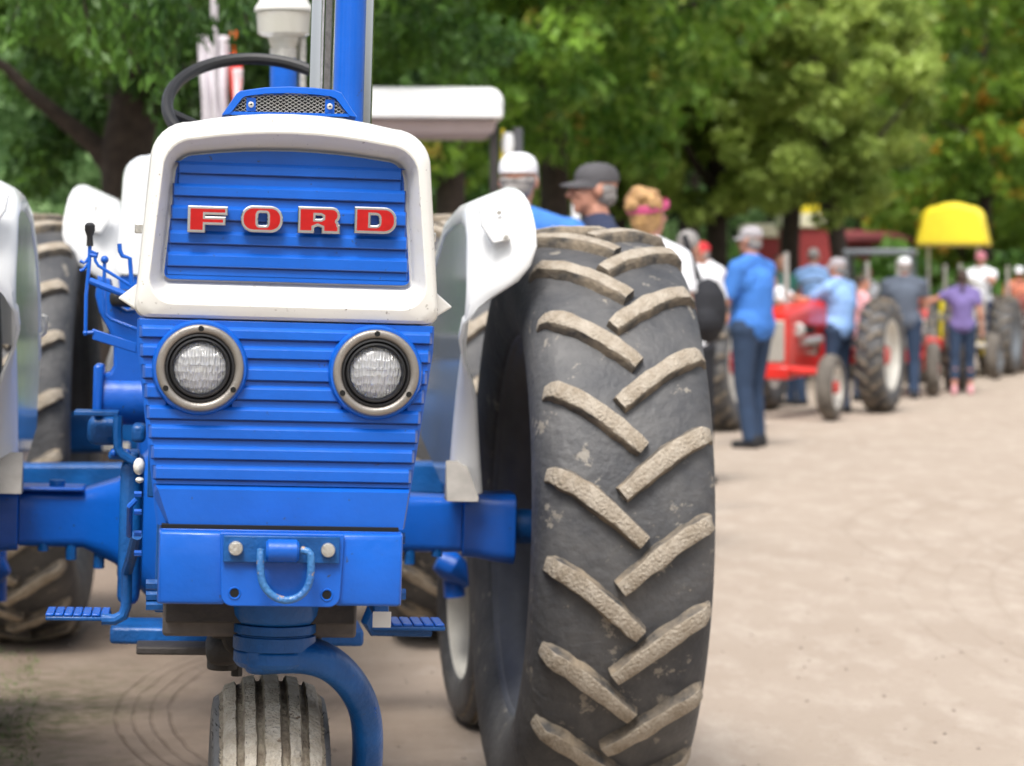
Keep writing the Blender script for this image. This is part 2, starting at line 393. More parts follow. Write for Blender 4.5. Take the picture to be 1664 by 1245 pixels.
LUG = {(-1, i): lug_mesh(-1, 10+i) for i in range(4)}; LUG.update({(1, i): lug_mesh(1, 20+i) for i in range(4)})
def tyre_profile():
    h = HP; full = [(-x, r) for x, r in h[::-1]]+[(x, r) for x, r in h[1:]]
    return full+[(.165,.492),(-.165,.492)]
TYRE = MB().lathe(tyre_profile(), 96, close=True).mesh('tyre', M['rubber'], 60)
def ring_lines():
    mb = MB()
    return mb
RIM = MB().lathe([(-.182,.515),(-.178,.498),(-.165,.485),(-.12,.475),(-.09,.44),(.09,.44),(.12,.475),(.165,.485),(.178,.498),(.182,.515),(.172,.50),(.155,.475),(.10,.43),(-.10,.43),(-.155,.475),(-.172,.50)], 64, close=True).mesh('rim', M['rim'], 40)
DISC = MB().lathe([(.05,.43),(.05,.36),(.02,.32),(.035,.22),(.035,.12),(.075,.10),(.075,.0),(.055,.0),(.02,.13),(.02,.22),(.005,.32),(.035,.37),(.035,.43)], 48, close=False).mesh('wheel_disc', M['rim'], 40)
def rear_wheel(parent, c, scale=1, lugs=22, phase=0., flip=1):
    w = link('tyre', TYRE, parent); w.location = c; w.scale = (scale,)*3
    link('rim', RIM, w); d = link('wheel_disc', DISC, w); d.scale = (flip, 1, 1)
    for k in range(lugs):
        for side in (-1, 1):
            o = link('lug', LUG[(side, (k*7+(side > 0)*3) % 4)], w)
            o.rotation_euler = (2*PI*(k+(.5 if side > 0 else 0))/lugs+phase, 0, 0)
    return w
AX = 2.5
RW = rear_wheel(T1, (.884, AX, .762), 1, 22, phase=.035)
rear_wheel(T1, (-.872, AX, .762), 1, 22, phase=.12, flip=-1)

# --- rear axle ----------------------------------------------------
def rsq(cy, cz, hy, hz, x, r=.03, n=5):
    P = []
    for (sy, sz, a0) in ((1,1,0),(-1,1,PI/2),(-1,-1,PI),(1,-1,1.5*PI)):
        for i in range(n):
            a = a0+PI/2*i/(n-1); P.append((x, cy+sy*(hy-r)+r*math.cos(a), cz+sz*(hz-r)+r*math.sin(a)))
    return P
zc = .757
for s in (1, -1):
    mb = MB(); mb.loft([rsq(AX, zc-.0, .20, .21, s*.14, .10), rsq(AX, zc, .19, .20, s*.22, .09), rsq(AX, zc, .12, .105, s*.32, .05), rsq(AX, zc+.006, .082, .074, s*.40, .03), rsq(AX, zc+.006, .076, .070, s*.56, .02)])
    mb.ob('axle_housing', M['blue'], T1)
    mb = MB(); mb.loft([rsq(AX, zc+.006, .086, .082, s*.562, .03), rsq(AX, zc+.006, .088, .084, s*.60, .03), rsq(AX, zc+.0, .092, .086, s*.64, .03), rsq(AX, zc-.002, .096, .092, s*.70, .04)])
    mb.ob('axle_end_collar', M['blue'], T1, .004)
    MB().cyl((s*.69, AX, zc), (s*.83, AX, zc), .045, 20).ob('axle_shaft', M['blue_d'], T1)
    for dx in (.30, .36, .43, .50):
        MB().cyl((s*dx, AX-.06, zc-.10-(.42-dx)*.3), (s*dx, AX-.06, zc-.05), .014, 8).ob('bolt', M['blue_d'], T1)
MB().box(-.70,-.40, AX-.10, AX+.04, .834, .845).ob('foot_plate', M['blue'], T1, .006)
MB().cyl((-.47, AX-.05, .844), (-.47, AX-.05, .860), .02, 12).ob('bolt', M['blue_d'], T1)
# --- drive line body ------------------------------------------------
mb = MB(); mb.loft([rr(.17,.15,1.02,.77,.05,.05,.36), rr(.17,.13,1.02,.66,.05,.05,1.25)]); mb.ob('engine_block', M['blue_d'], T1, .01)
mb = MB(); mb.loft([rr(.15,.13,1.02,.65,.05,.05,1.26), rr(.16,.13,1.05,.60,.05,.05,2.2), rr(.22,.20,1.08,.56,.08,.08,2.3), rr(.22,.20,1.08,.56,.08,.08,2.75)]); mb.ob('transmission_case', M['blue_d'], T1, .01)
mb = MB(); mb.loft([rr(.10,.08,.76,.70,.03,.03,.5), rr(.10,.08,.70,.64,.03,.03,1.2)]); mb.ob('oil_pan', M['dark'], T1, .01)
# side rails with bolts beside the engine
for s in (1, -1):
    MB().box(*(sorted((s*.172, s*.200))), .30, 1.3, .80, .985).ob('side_rail', M['blue_d'], T1, .004)
for py in (803, 832, 867, 899):
    p = LP(218, py, .85); MB().cyl((p.x+.0, .85, p.z), (p.x+.014, .85, p.z), .006, 6).ob('bolt', M['blue'], T1)
p0 = LP(222,812,.8); p1 = LP(211,822,.8); p2 = LP(210,870,.9); p3 = LP(205,905,1.0); p4 = LP(205,980,1.05); p5 = LP(188,1003,1.08); p6 = LP(170,1004,1.1)
MB().tube([p0,p1,p2], .006, 8).ob('breather_pipe', M['blue'], T1)
MB().tube([LP(222,870,1.0),LP(214,905,1.05),LP(206,930,1.1),LP(205,985,1.1),LP(200,1000,1.1),LP(186,1007,1.1),LP(165,1007,1.1)], .0115, 10).ob('step_bracket', M['blue_d'], T1)
def step(pxa, pxb, py, v, dark=14):
    a = LP(pxa, py, v); b = LP(pxb, py, v); n = 7
    w = MB().box(a.x, b.x, v-.05, v+.06, a.z-.012, a.z-.003).ob('step', M['blue_d'], T1, .003)
    for i in range(n):
        x0 = a.x+(b.x-a.x)*i/n; x1 = a.x+(b.x-a.x)*(i+.90)/n
        MB().box(x0, x1, v-.05, v+.06, a.z-.003, a.z+.0028).ob('tread_bar', M['blue'], w, .002)
step(76, 180, 994, 1.15); step(600, 720, 1010, 1.15)
MB().tube([LP(648,960,1.1),LP(606,985,1.1),LP(596,1010,1.1),LP(604,1024,1.12),LP(700,1026,1.14)], .012, 10).ob('step_bracket', M['blue_d'], T1)
# --- front support casting --------------------------------------------
zt, zb = LZ(866, -.03), LZ(989, -.03)
for s in (1, -1):
    rings = []
    for (v, ins) in ((-.022,.012),(-.03+.012,.002),(.0,0),(.40,0)):
        x0, x1 = sorted((s*(.088), s*(.194-ins))); z0, z1 = zb+ins+.002, zt-ins
        rings.append([(x0,v,z0),(x1,v,z0),(x1,v,z1),(x0,v,z1)])
    MB().loft(rings).ob('front_casting', M['blue'], T1, .012, 3)
mb = MB(); mb.loft([rr(.098,.094,zt-.001,LZ(986,-.03),.003,.018,-.031), rr(.098,.094,zt-.001,LZ(986,-.03),.003,.018,.40)]); cp = mb.ob('centre_plate', M['blue'], T1, .0015)
MB().box(-.19,.19,-.010,.40, zt-.003, zt+.002).ob('top_flange', M['blue'], T1, .001)
zb1, zb2 = LZ(872,-.04), LZ(915,-.04)
x1_, x2_ = LP(363,890,-.04).x, LP(552,890,-.04).x
MB().box(x1_, x2_, -.040, -.0312, zb2, zb1).ob('hitch_plate', M['blue_d'], T1, .0012)
for (px, py) in ((383,891),(533,894)):
    p = LP(px, py, -.045); MB().lathe([(.006,0),(.006,.0105),(-.003,.0118),(-.006,.0105),(-.0065,.007),(-.006,0)], 20, (p.x,-.0445,p.z), 'y').ob('bolt', M['steel'], T1)
for (px, py) in ((381,964),(531,967)):
    p = LP(px, py, -.031); MB().lathe([(.0,0),(0,.0072),(-.0015,.0085),(-.0015,.0095),(.0,.0105)], 20, (p.x,-.0312,p.z), 'y', mis=[0,1,1,1]).ob('hole', [M['hole'], M['blue']], T1)
pa, pb = LP(432,895,-.06), LP(485,896,-.06)
MB().lathe([(0,0),(0,.014),(.004,.018),(.048,.018),(.052,.014),(.052,0)], 24, (pa.x,-.056,(pa.z+pb.z)/2), 'x').ob('shackle_sleeve', M['blue'], T1)
pts = []
D = [(424,893),(423,905),(423,935),(428,952),(440,967),(455,975),(470,976),(487,970),(499,957),(505,940),(506,905),(502,896),(490,894)]
pts = [LP(x, y, -.062-.004*(1 if i not in (0,12) else 0)) for i, (x, y) in enumerate(D)]
sm = []
for i in range(len(pts)-1):
    for t in (0, .5): sm.append(pts[i].lerp(pts[i+1], t))
sm.append(pts[-1])
sm = [sm[0]]+[(sm[i-1]+sm[i]*2+sm[i+1])/4 for i in range(1, len(sm)-1)]+[sm[-1]]
M['dring'] = mat('worn_blue_ring_paint', (.02,.12,.36), .38, coat=.3, col2=(.04,.17,.40), nscale=20, bump=.4, bscale=140, spots=.40, spotcol=(.35,.24,.16), sscale=38)
MB().tube(sm, .0062, 12).ob('tow_ring', M['dring'], T1)
# weld beads round the sleeve
# --- under the casting ------------------------------------------------
zp = lambda py: LZ(py, .10)
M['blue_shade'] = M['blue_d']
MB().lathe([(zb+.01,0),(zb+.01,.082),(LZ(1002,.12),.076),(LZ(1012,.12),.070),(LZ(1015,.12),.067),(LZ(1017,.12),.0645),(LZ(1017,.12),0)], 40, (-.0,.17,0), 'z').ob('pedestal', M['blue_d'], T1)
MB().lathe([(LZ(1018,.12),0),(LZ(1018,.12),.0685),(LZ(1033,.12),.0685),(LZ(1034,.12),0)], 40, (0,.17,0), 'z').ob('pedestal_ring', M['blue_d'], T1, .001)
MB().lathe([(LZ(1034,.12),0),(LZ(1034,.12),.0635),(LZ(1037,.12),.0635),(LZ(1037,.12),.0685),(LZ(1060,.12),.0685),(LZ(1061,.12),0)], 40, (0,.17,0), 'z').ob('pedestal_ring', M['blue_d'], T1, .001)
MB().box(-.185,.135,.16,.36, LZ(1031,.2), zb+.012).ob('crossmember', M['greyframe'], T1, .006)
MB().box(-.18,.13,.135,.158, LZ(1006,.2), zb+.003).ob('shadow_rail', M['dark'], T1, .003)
# fork casting
pth = [(-.055,.17,.747),(-.02,.17,.748),(.03,.175,.752),(.07,.185,.745),(.100,.20,.722),(.122,.22,.690),(.137,.245,.650),(.146,.27,.600),(.148,.30,.540),(.146,.33,.470),(.138,.35,.40),(.132,.36,.345)]
rings = []
P_ = [Vector(p)+Vector((.022*min(1, max(0, i-2)/4),0,0)) for i, p in enumerate(pth)]
for i, p in enumerate(P_):
    t = (P_[min(i+1,len(P_)-1)]-P_[max(0,i-1)]).normalized(); y = Vector((0,1,0)); y = (y-t*y.dot(t)).normalized(); w = t.cross(y)
    hw = [.030,.030,.030,.030,.029,.028,.027,.0265,.026,.026,.028,.034][i]; hd = [.062,.064,.064,.058,.052,.048,.045,.042,.040,.040,.042,.045][i]
    ring = []
    for k in range(20):
        a = 2*PI*k/20; ca, sa = math.cos(a), math.sin(a); e = .72
        ring.append(p+w*hw*math.copysign(abs(ca)**e, ca)+y*hd*math.copysign(abs(sa)**e, sa))
    rings.append(ring)
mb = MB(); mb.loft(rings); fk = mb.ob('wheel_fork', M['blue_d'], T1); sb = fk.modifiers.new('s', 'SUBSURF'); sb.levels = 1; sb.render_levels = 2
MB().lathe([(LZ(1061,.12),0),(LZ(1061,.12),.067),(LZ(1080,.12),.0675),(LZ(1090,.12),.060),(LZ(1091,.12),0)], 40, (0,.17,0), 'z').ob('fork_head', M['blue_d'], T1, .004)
tm = text_mesh('cast_lettering', 'CONN BE HLYOX', .0155, .0018, M['blue'])
o = link('cast_lettering', tm, T1); o.location = (.1705,.2262,.602); o.rotation_euler = Matrix(((0,-1,0),(-.447,0,-.894),(.894,0,-.447))).to_4x4().to_euler()
for x in (-.03, .035): MB().cyl((x,.17,LZ(1093,.12)), (x,.17,LZ(1086,.12)), .010, 6).ob('bolt', M['dark'], T1)
# axle stub and hub
FWZ, FWV, FWR = .340, .36, .345
MB().cyl((.152,FWV,FWZ),(.0,FWV,FWZ), .028, 20).ob('axle_stub', M['blue_d'], T1)
# --- front tyre ---------------------------------------------------------
def ribbed_tyre(name_parent, c, R, hw, rz=0, rimm=None, hairs=False, ribs=5, top=None, gro=None):
    sc = R/.345; q = hw/.098
    top = top or M['ribtop']; gro = gro or M['ribgroove']
    prof = []; mis = []
    def add(x, r, mi): prof.append((x*q, r*sc)); mis.append(mi)
    half = [(.000,.345),(.0125,.3445),(.0155,.333),(.0245,.332),(.0275,.342),(.0455,.339),(.0485,.327),(.0565,.325),(.0595,.332),(.076,.325),(.080,.314),(.086,.309),(.093,.304),(.097,.285),(.098,.262),(.094,.240),(.086,.220),(.078,.208)]
    mh = [0,1,1,1,0,1,1,1,0,0,1,2,2,2,2,2,2]
    left = [(-x, r) for x, r in half[::-1]]; full = left+half[1:]
    ms = mh[::-1]+mh; full = [(x*q, r*sc) for x, r in full]; full += [(.06*q,.205*sc),(-.06*q,.205*sc)]; ms += [2,2,2]
    mb = MB(); N_ = 120
    mb.lathe(full, N_, close=True, mis=ms)
    rg = random.Random(5); n = len(full)
    # worn, uneven rib edges
    for k in range(N_):
        for j in range(n):
            x, y, z = mb.v[k*n+j]; r0 = math.hypot(y, z)
            if r0 > .29*sc:
                f = 1+rg.uniform(-.0022,.0022); mb.v[k*n+j] = (x+rg.uniform(-.0012,.0012), y*f, z*f)
    w = mb.ob('front_tyre', [top, gro, M['rubber']], name_parent, smooth=60); w.location = c; w.rotation_euler = (0,0,rz)
    MB().lathe([(-.085*q,.222*sc),(-.075*q,.205*sc),(-.04*q,.19*sc),(.02*q,.18*sc),(.03*q,.10*sc),(.05*q,.08*sc),(.05*q,0),(.03*q,0),(.01*q,.09*sc),(.0,.17*sc),(.04*q,.19*sc),(.075*q,.205*sc),(.085*q,.222*sc),(.07*q,.20*sc),(-.07*q,.20*sc)], 40).ob('rim', rimm or M['rim'], w)
    if hairs:
        hb = MB()
        for i in range(420):
            th = rg.uniform(PI*.35, PI*.95); j = rg.choice((-.085,-.091,-.096,.085,.091,.096,-.06,.06,.044,-.044,.0,.012,-.012,.028,-.028)); 
            r = {.085:.311,.091:.306,.096:.29,.06:.332,.044:.339,.0:.345,.012:.345,.028:.342}[abs(j)]
            L_ = rg.uniform(.003,.008) if abs(j) > .08 else rg.uniform(.002,.005); dx = math.copysign(1, j)*(.8 if abs(j) > .08 else .1)
            p = Vector((j, -r*math.sin(th-0), r*math.cos(th)*-1)); nrm = Vector((0,p.y,p.z)).normalized()
            p = Vector((j, -r*math.sin(th), -r*math.cos(th)))
            e = p+(nrm+Vector((dx,0,0))).normalized()*L_+Vector((0,0,rg.uniform(-.002,.002)))
            hb.tube([p-nrm*.002, e], [.0008,.0004], 3)
        hb.ob('rubber_whiskers', M['black'], w, smooth=0)['kind'] = 'stuff'
    return w
ribbed_tyre(T1, (.002, FWV, FWZ), FWR, .100, rz=math.radians(0), hairs=True)

# --- belly things seen under the casting -------------------------------------
a, b = LP(180,1014,1.5), LP(588,1046,1.5); MB().box(a.x,b.x,1.45,1.62,b.z,a.z).ob('draft_beam', M['blue_d'], T1, .008)
a, b = LP(222,1046,1.4), LP(345,1060,1.4); MB().box(a.x,b.x,1.35,1.5,b.z,a.z).ob('belly_plate', M['dark'], T1, .004)
a, b = LP(335,1035,.8), LP(388,1078,.8); MB().box(a.x,b.x,.75,.9,b.z,a.z).ob('steering_box', M['dark'], T1, .02, 3)
p = LP(362,1085,.8); MB().cyl((p.x,.82,p.z-.006),(p.x,.82,p.z+.02),.03,16).ob('steering_nut', M['dark'], T1, .004)
p = LP(385,1096,.8); MB().cyl((p.x,.82,p.z-.006),(p.x,.82,p.z+.05),.011,6).ob('bolt', M['dark'], T1)
for py in (950,968,984):
    p = LP(249,py,.2); MB().cyl((p.x-.012,.2,p.z),(p.x+.02,.2,p.z),.009,6).ob('bolt', M['blue_d'], T1)
for (px, py) in ((655,875),(656,966)):
    p = LP(px, py, .1); MB().cyl((p.x-.03,.1,p.z),(p.x+.003,.1,p.z),.010,6).ob('bolt', M['blue_d'], T1)
# paper tag below the casting, right
a = LP(606,994,.1); b = LP(635,1020,.1)
MB().box(a.x,b.x,.10,.1015,b.z,a.z).ob('paper_tag', M['white'], T1)

# --- lower fascia ---------------------------------------------------------------
FV = .012
ztp, zbt = LZ(525, 0), LZ(857.5, 0)
def fw(z): # half width of the fascia at height z
    t = (z-zbt)/(ztp-zbt); return .1985+(.2375-.1985)*min(1, t*1.12)
zs = [zbt, zbt+.02]+[zbt+(ztp-zbt)*i/8 for i in range(1, 9)]
rings = []
for z in zs:
    w = fw(z); ch = .030 if z < zbt+.03 else .018
    b = 0 if z > zbt+.001 else 0
    rings.append([(-w,.20,z),(-w,FV+.012,z),(-w+.007,FV+.003,z),(-w+.014,FV,z),(w-.014,FV,z),(w-.007,FV+.003,z),(w,FV+.012,z),(w,.20,z)])
MB().loft(rings).ob('lower_fascia', M['blue'], T1)
M['bluegrey'] = mat('worn_edge_paint', (.07,.11,.20), .5, var=.3, nscale=20, bump=.2)
HLc = [(LP(325,598,-.01).x, LP(325,598,-.01).z), (LP(611,606,-.01).x, LP(611,606,-.01).z)]
def ribbar(x0, x1, ztop, zbot, vb, vf, znext=None, e=.005):
    """pressed rib: short slope, blunt face, dark notch below it, then the flat land down to the next rib"""
    if znext is None: sec = [(vb, ztop+.006), (vf+.0016, ztop+.0004), (vf, ztop-.002), (vf, zbot+.002), (vf+.002, zbot), (vb, zbot+.003)]
    else: sec = [(vb, ztop+.0048), (vf+.0060, ztop+.0048), (vf+.0012, ztop+.0006), (vf, ztop-.0008), (vf, zbot+.0012), (vf+.001, zbot), (vf+.011, zbot+.0006), (vf+.011, zbot-.0024), (vf+.0064, zbot-.0026), (vf+.0060, znext+.0044), (vb, znext+.0044)]
    rings = []
    for (x, k) in ((x0,0),(x0+e,1),(x1-e,1),(x1,0)):
        rings.append([(x, v if k else vb+(v-vb)*.15, z) for v, z in sec])
    return MB().loft(rings)
ribs = [(540,554),(570,585),(603,620),(634,651.5),(669,685),(700,716),(733,749),(765,782)]
for ir, (ya, yb) in enumerate(ribs):
    yo = -1.2; yn = ribs[ir+1][0] if ir < 7 else 795
    za, zb_ = LZ(ya+yo, FV), LZ(yb+yo, FV); w = fw((za+zb_)/2)-.004; zm = (za+zb_)/2
    segs = [(-w, w)]
    for (cx, cz) in HLc:
        dz = max(0, abs(zm-cz)-.004); RR = .0600
        if dz < RR:
            h = math.sqrt(RR*RR-dz*dz); ns = []
            for (a, b) in segs:
                if cx-h > a and cx+h < b: ns += [(a, cx-h), (cx+h, b)]
                else: ns.append((a, b))
            segs = ns
    for (a, b) in segs:
        if b-a > .012: ribbar(a, b, za, zb_, FV+.0008, FV-.0115, LZ(yn+yo, FV)).ob('rib', M['blue'], T1)
zt0 = LZ(539, FV)+.003; wT = .2335
MB().box(-wT, wT, FV-.0055, FV+.0006, zt0, ztp+.001).ob('top_strip', M['blue'], T1, .001)
# plain apron below the ribs
za = LZ(796, FV)
wA, wB = fw(za)-.003, fw(zbt)-.002
MB().loft([[(-wA,FV+.001,za+.009),(wA,FV+.001,za+.009),(wA,FV+.002,za),(-wA,FV+.002,za)][::1],[(-wA+.003,FV-.010,za-.001),(wA-.003,FV-.010,za-.001),(wB-.001,FV-.009,zbt+.001),(-wB+.016,FV-.009,zbt+.001)]]) if 0 else None
ap = MB(); A = [(-wA,FV+.001,za+.008),(wA,FV+.001,za+.008),(wA-.002,FV-.011,za-.001),(-wA+.006,FV-.011,za-.001),(-wB+.020,FV-.010,zbt-.001),(wB-.003,FV-.010,zbt-.001),(wB,FV+.004,zbt),(-wB+.004,FV+.004,zbt+.02),(-wA,FV+.003,za-.01),(wA,FV+.003,za-.01)]
ap.add(A, [(0,1,2,3),(3,2,5,4),(4,5,6,7),(0,3,8),(3,4,7,8),(1,9,2),(2,9,6,5)]); ap.ob('apron', M['blue'], T1, smooth=0)
# black box stands in for the shade in the gap between fascia and casting
MB().box(-.190,.186,-.0085,.30, zt+.0026, zbt+.003).ob('gap_shade', M['hole'], T1)
# --- headlights --------------------------------------------------------------------
for (cx, cz) in HLc:
    hz = MB().lathe([(FV+.012,.078),(-.004,.0755),(-.0105,.0725),(-.0105,.066),(.01,.06)], 56, (cx,0,cz), 'y'); hd = hz.ob('headlight', M['blue'], T1, smooth=40)
    hd['label'] = 'round headlight with metal ring and black rubber surround'
    MB().lathe([(-.0108,.0545),(-.0135,.0555),(-.0160,.0575),(-.0172,.0600),(-.0172,.0655),(-.0155,.0680),(-.0130,.0690),(-.0108,.0690)], 64, (cx,0,cz), 'y').ob('ring', M['ringmetal'], hd)
    MB().lathe([(-.0125,.0548),(-.0150,.0535),(-.0155,.0510),(-.0125,.0500),(-.0100,.0490),(-.0120,.0478),(-.0150,.0470),(-.0155,.0450),(-.0130,.0440),(-.009,.0425),(-.004,.0415),(.004,.0410)], 64, (cx,0,cz), 'y').ob('gasket', M['black'], hd)
    for a in (90, 212, -32):
        x, z = cx+.0625*math.cos(math.radians(a)), cz+.0625*math.sin(math.radians(a))
        MB().lathe([(0,0),(0,.0038),(-.0004,.0046)], 16, (x,-.0178,z), 'y', mis=[0,0]).ob('screw_hole', M['hole'], hd, smooth=0)
    MB().lathe([(.035,0),(.032,.012),(.022,.026),(.010,.036),(.002,.0415)], 40, (cx,0,cz), 'y').ob('reflector', M['reflector'], hd)
    MB().lathe([(-.0155,0),(-.0152,.010),(-.0140,.020),(-.0115,.030),(-.0070,.0380),(-.003,.0412),(.001,.0412),(-.003,.0365),(-.0080,.029),(-.0110,.019),(-.0125,0)], 48, (cx,0,cz), 'y').ob('lens', M['lens'], hd)
    MB().cyl((cx-.010,.012,cz-.003),(cx+.010,.012,cz-.003),.004,10).ob('bulb', M['chrome'], hd)
    # fine lines pressed in the glass
    gb = MB()
    for i in range(-5, 6):
        gb.tube([(cx+i*.003,-.0151,cz+.004),(cx+i*.003+.0014,-.0151,cz+.004)], .0006, 4); 
    gb.ob('lens_mark', M['dark'], hd, smooth=0)
# --- bezel ----------------------------------------------------------------------------
n_ = 9
def ring(xt,xb,zt_,zb_,rt,rb,v,cr): return rr(xt,xb,zt_,zb_,rt,rb,v,cr,n=n_)
zT = LZ(184, 0); zB = LZ(522, 0); zg0 = LZ(244,.03); zg1 = LZ(460,.03)
bz = MB().loft([
    ring(.222,.240,zT-.006,zB+.004,.062,.020,.16,.018),
    ring(.225,.2425,zT-.001,zB+.000,.062,.020,.05,.018),
    ring(.2245,.2425,zT,zB-.001,.062,.020,.020,.018),
    ring(.222,.2405,zT-.002,zB+.001,.060,.022,.008,.018),
    ring(.216,.236,zT-.006,zB+.006,.056,.026,.0015,.017),
    ring(.2115,.231,zT-.012,zB+.011,.054,.032,-.001,.016),
    ring(.2045,.221,zT-.030,zB+.022,.050,.040,-.004,.014),
    ring(.2030,.2195,zT-.033,zB+.025,.049,.040,-.003,.014),
    ring(.2005,.2165,zT-.037,zB+.029,.047,.038,.006,.014),
    ring(.1885,.2020,zg0+.003,zg1-.004,.036,.016,.052,.011),
    ring(.186,.1995,zg0+.001,zg1-.001,.034,.014,.0545,.011),
    ring(.184,.1975,zg0-.002,zg1+.002,.032,.012,.0545,.011)], cap=(False, False))
bz.ob('grille_bezel', M['white'], T1, smooth=24)
VG = .0505; VF_ = .0365
gp = MB().loft([ring(.184,.1975,zg0-.001,zg1+.001,.032,.012,VG,.011), ring(.184,.1975,zg0-.001,zg1+.001,.032,.012,.06,.011)]); gpo = gp.ob('grille_panel', M['blue'], T1)
gr_ribs = [(272,286,.974),(308,323,1),(343,361,1),(384,400,1),(419,437,1)]
outl = ring(.1845,.198,zg0-.0015,zg1+.0015,.032,.012,0,.011)
def land(zlo_, zhi_, name):
    P = [(x, z) for x, _, z in outl if zlo_ < z < zhi_]
    if zlo_ > zg1+.05: a = [p for p in P if p[0] > 0][0]; w_ = .1985-.0135*(zlo_-zg1)/(zg0-zg1); P = [(w_, zlo_)]+P+[(-w_, zlo_)]
    else: w_ = .1985-.0135*(zhi_-zg1)/(zg0-zg1); P = [(-w_, zhi_)]+P+[(w_, zhi_)]
    k = len(P); mb = MB(); mb.add([(x, VF_+.006, z) for x, z in P]+[(x, VG+.002, z) for x, z in P], [tuple(range(k)), tuple(range(2*k-1,k-1,-1))]+[(i,(i+1)%k,k+(i+1)%k,k+i) for i in range(k)])
    mb.ob(name, M['blue'], gpo, smooth=20)
land(LZ(272,.03)+.0032, 9, 'top_land')
land(-9, LZ(452,.03), 'bottom_land')
for ir, (ya, yb, k) in enumerate(gr_ribs):
    za, zb_ = LZ(ya, .03), LZ(yb, .03); t = (za-zg1)/(zg0-zg1); w = (.1985-(.0135)*t)*k-.0012
    zn = LZ(gr_ribs[ir+1][0], .03) if ir < 4 else LZ(452,.03)-.0034
    ribbar(-w, w, za, zb_, VG, VF_, zn, e=.003).ob('rib', M['blue'], gpo)
# --- letters ---------------------------------------------------------------------------
def arc(cx, cz, rx, rz, a0, a1, n=8): return [(cx+rx*math.cos(math.radians(a0+(a1-a0)*i/n)), cz+rz*math.sin(math.radians(a0+(a1-a0)*i/n))) for i in range(n+1)]
Hh = .0400
LT = {
 'F': ([[(0,0),(.026,0),(.026,.0125),(.058,.0125),(.058,.0235),(.026,.0235),(.026,.0285),(.061,.0285),(.061,Hh),(0,Hh)]], 306),
 'O': ([arc(.046,.022,.0185,.018,0,90)+arc(.0185,.022,.0185,.018,90,180)+arc(.0185,.018,.0185,.018,180,270)+arc(.046,.018,.0185,.018,270,360), arc(.0385,.026,.0035,.005,0,90,3)+arc(.0285,.026,.0035,.005,90,180,3)+arc(.0285,.014,.0035,.005,180,270,3)+arc(.0385,.014,.0035,.005,270,360,3)], 392.5),
 'R': ([[(0,0),(.024,0),(.024,.0085),(.031,.0115),(.0385,.0085),(.0385,0),(.0655,0),(.0655,.012)]+arc(.054,.0135,.010,.006,-10,40,4)+arc(.054,.028,.0115,.012,-50,90,8)+[(0,Hh)], [(.0265,.0205),(.0265,.0285),(.036,.0285),(.0395,.0265),(.0395,.0225),(.036,.0205)]], 485),
 'D': ([[(0,0)]+arc(.047,.0175,.0185,.0175,-90,0)+arc(.047,.0225,.0185,.0175,0,90)+[(0,Hh)], [(.024,.0105),(.024,.0295)]+arc(.034,.0235,.0055,.006,90,0,3)+arc(.034,.0165,.0055,.006,0,-90,3)], 577),
}
for ch, (loops, px) in LT.items():
    x0 = LP(px, 360, .02).x; z0 = LZ({'F':377,'O':376.5,'R':378,'D':378.5}[ch], .02, px+30)
    body = outline_mesh('letter', loops, .010, .0016, 0, M['chrome'], smooth=25)
    o = link('letter', body, gpo); o.location = (x0, .0255, z0)
    face = outline_mesh('letter_face', loops, .003, 0, -.0030, M['red'])
    f = link('letter_face', face, o); f.location = (0, -.0065, 0)
# --- side spears ------------------------------------------------------------------------
zs_ = LZ(492, .05)
for s in (1, -1):
    mb = MB(); x = s*.240; xb = s*.214
    mb.add([(xb,.035,zs_+.045),(xb,.035,zs_-.034),(s*.2705,.060,zs_-.000),(xb,.16,zs_+.04),(xb,.16,zs_-.03),(s*.262,.16,zs_)], [(0,1,2),(0,2,5,3),(1,4,5,2),(3,5,4)])
    mb.ob('bezel_spear', M['white'], T1, .003, smooth=0)
    MB().loft([[(s*.243,.161,zs_+.012),(s*.258,.161,zs_),(s*.243,.161,zs_-.012)],[(s*.243,1.6,zs_+.012),(s*.252,1.6,zs_),(s*.243,1.6,zs_-.012)]]).ob('side_trim', M['chrome'], T1)
    for py in (378,):
        z = LZ(py, .12); MB().box(*sorted((s*.232, s*.248)), .14, .155, z-.008, z+.008).ob('catch', M['steel'], T1, .002)
# --- hood ---------------------------------------------------------------------------------
mb = MB(); mb.loft([ring(.219,.236,zT-.010,1.30,.062,.02,.161,.018), ring(.22,.232,zT-.006,1.30,.062,.02,.8,.018), ring(.215,.225,zT-.002,1.30,.07,.02,1.55,.02)], cap=(True, True)); mb.ob('hood', M['whitegloss'], T1)
mb = MB(); mb.loft([ring(.20,.22,zT+.002,1.10,.09,.02,1.56,.03), ring(.19,.21,zT+.02,1.1,.09,.02,1.62,.03), ring(.17,.2,zT-.03,1.1,.09,.02,1.72,.03)]); mb.ob('dash_cowl', M['whitegloss'], T1)
for s in (1, -1):
    MB().box(*sorted((s*.205, s*.217)), .25, 1.5, 1.0, 1.30).ob('side_panel', M['blue_d'], T1, .003)
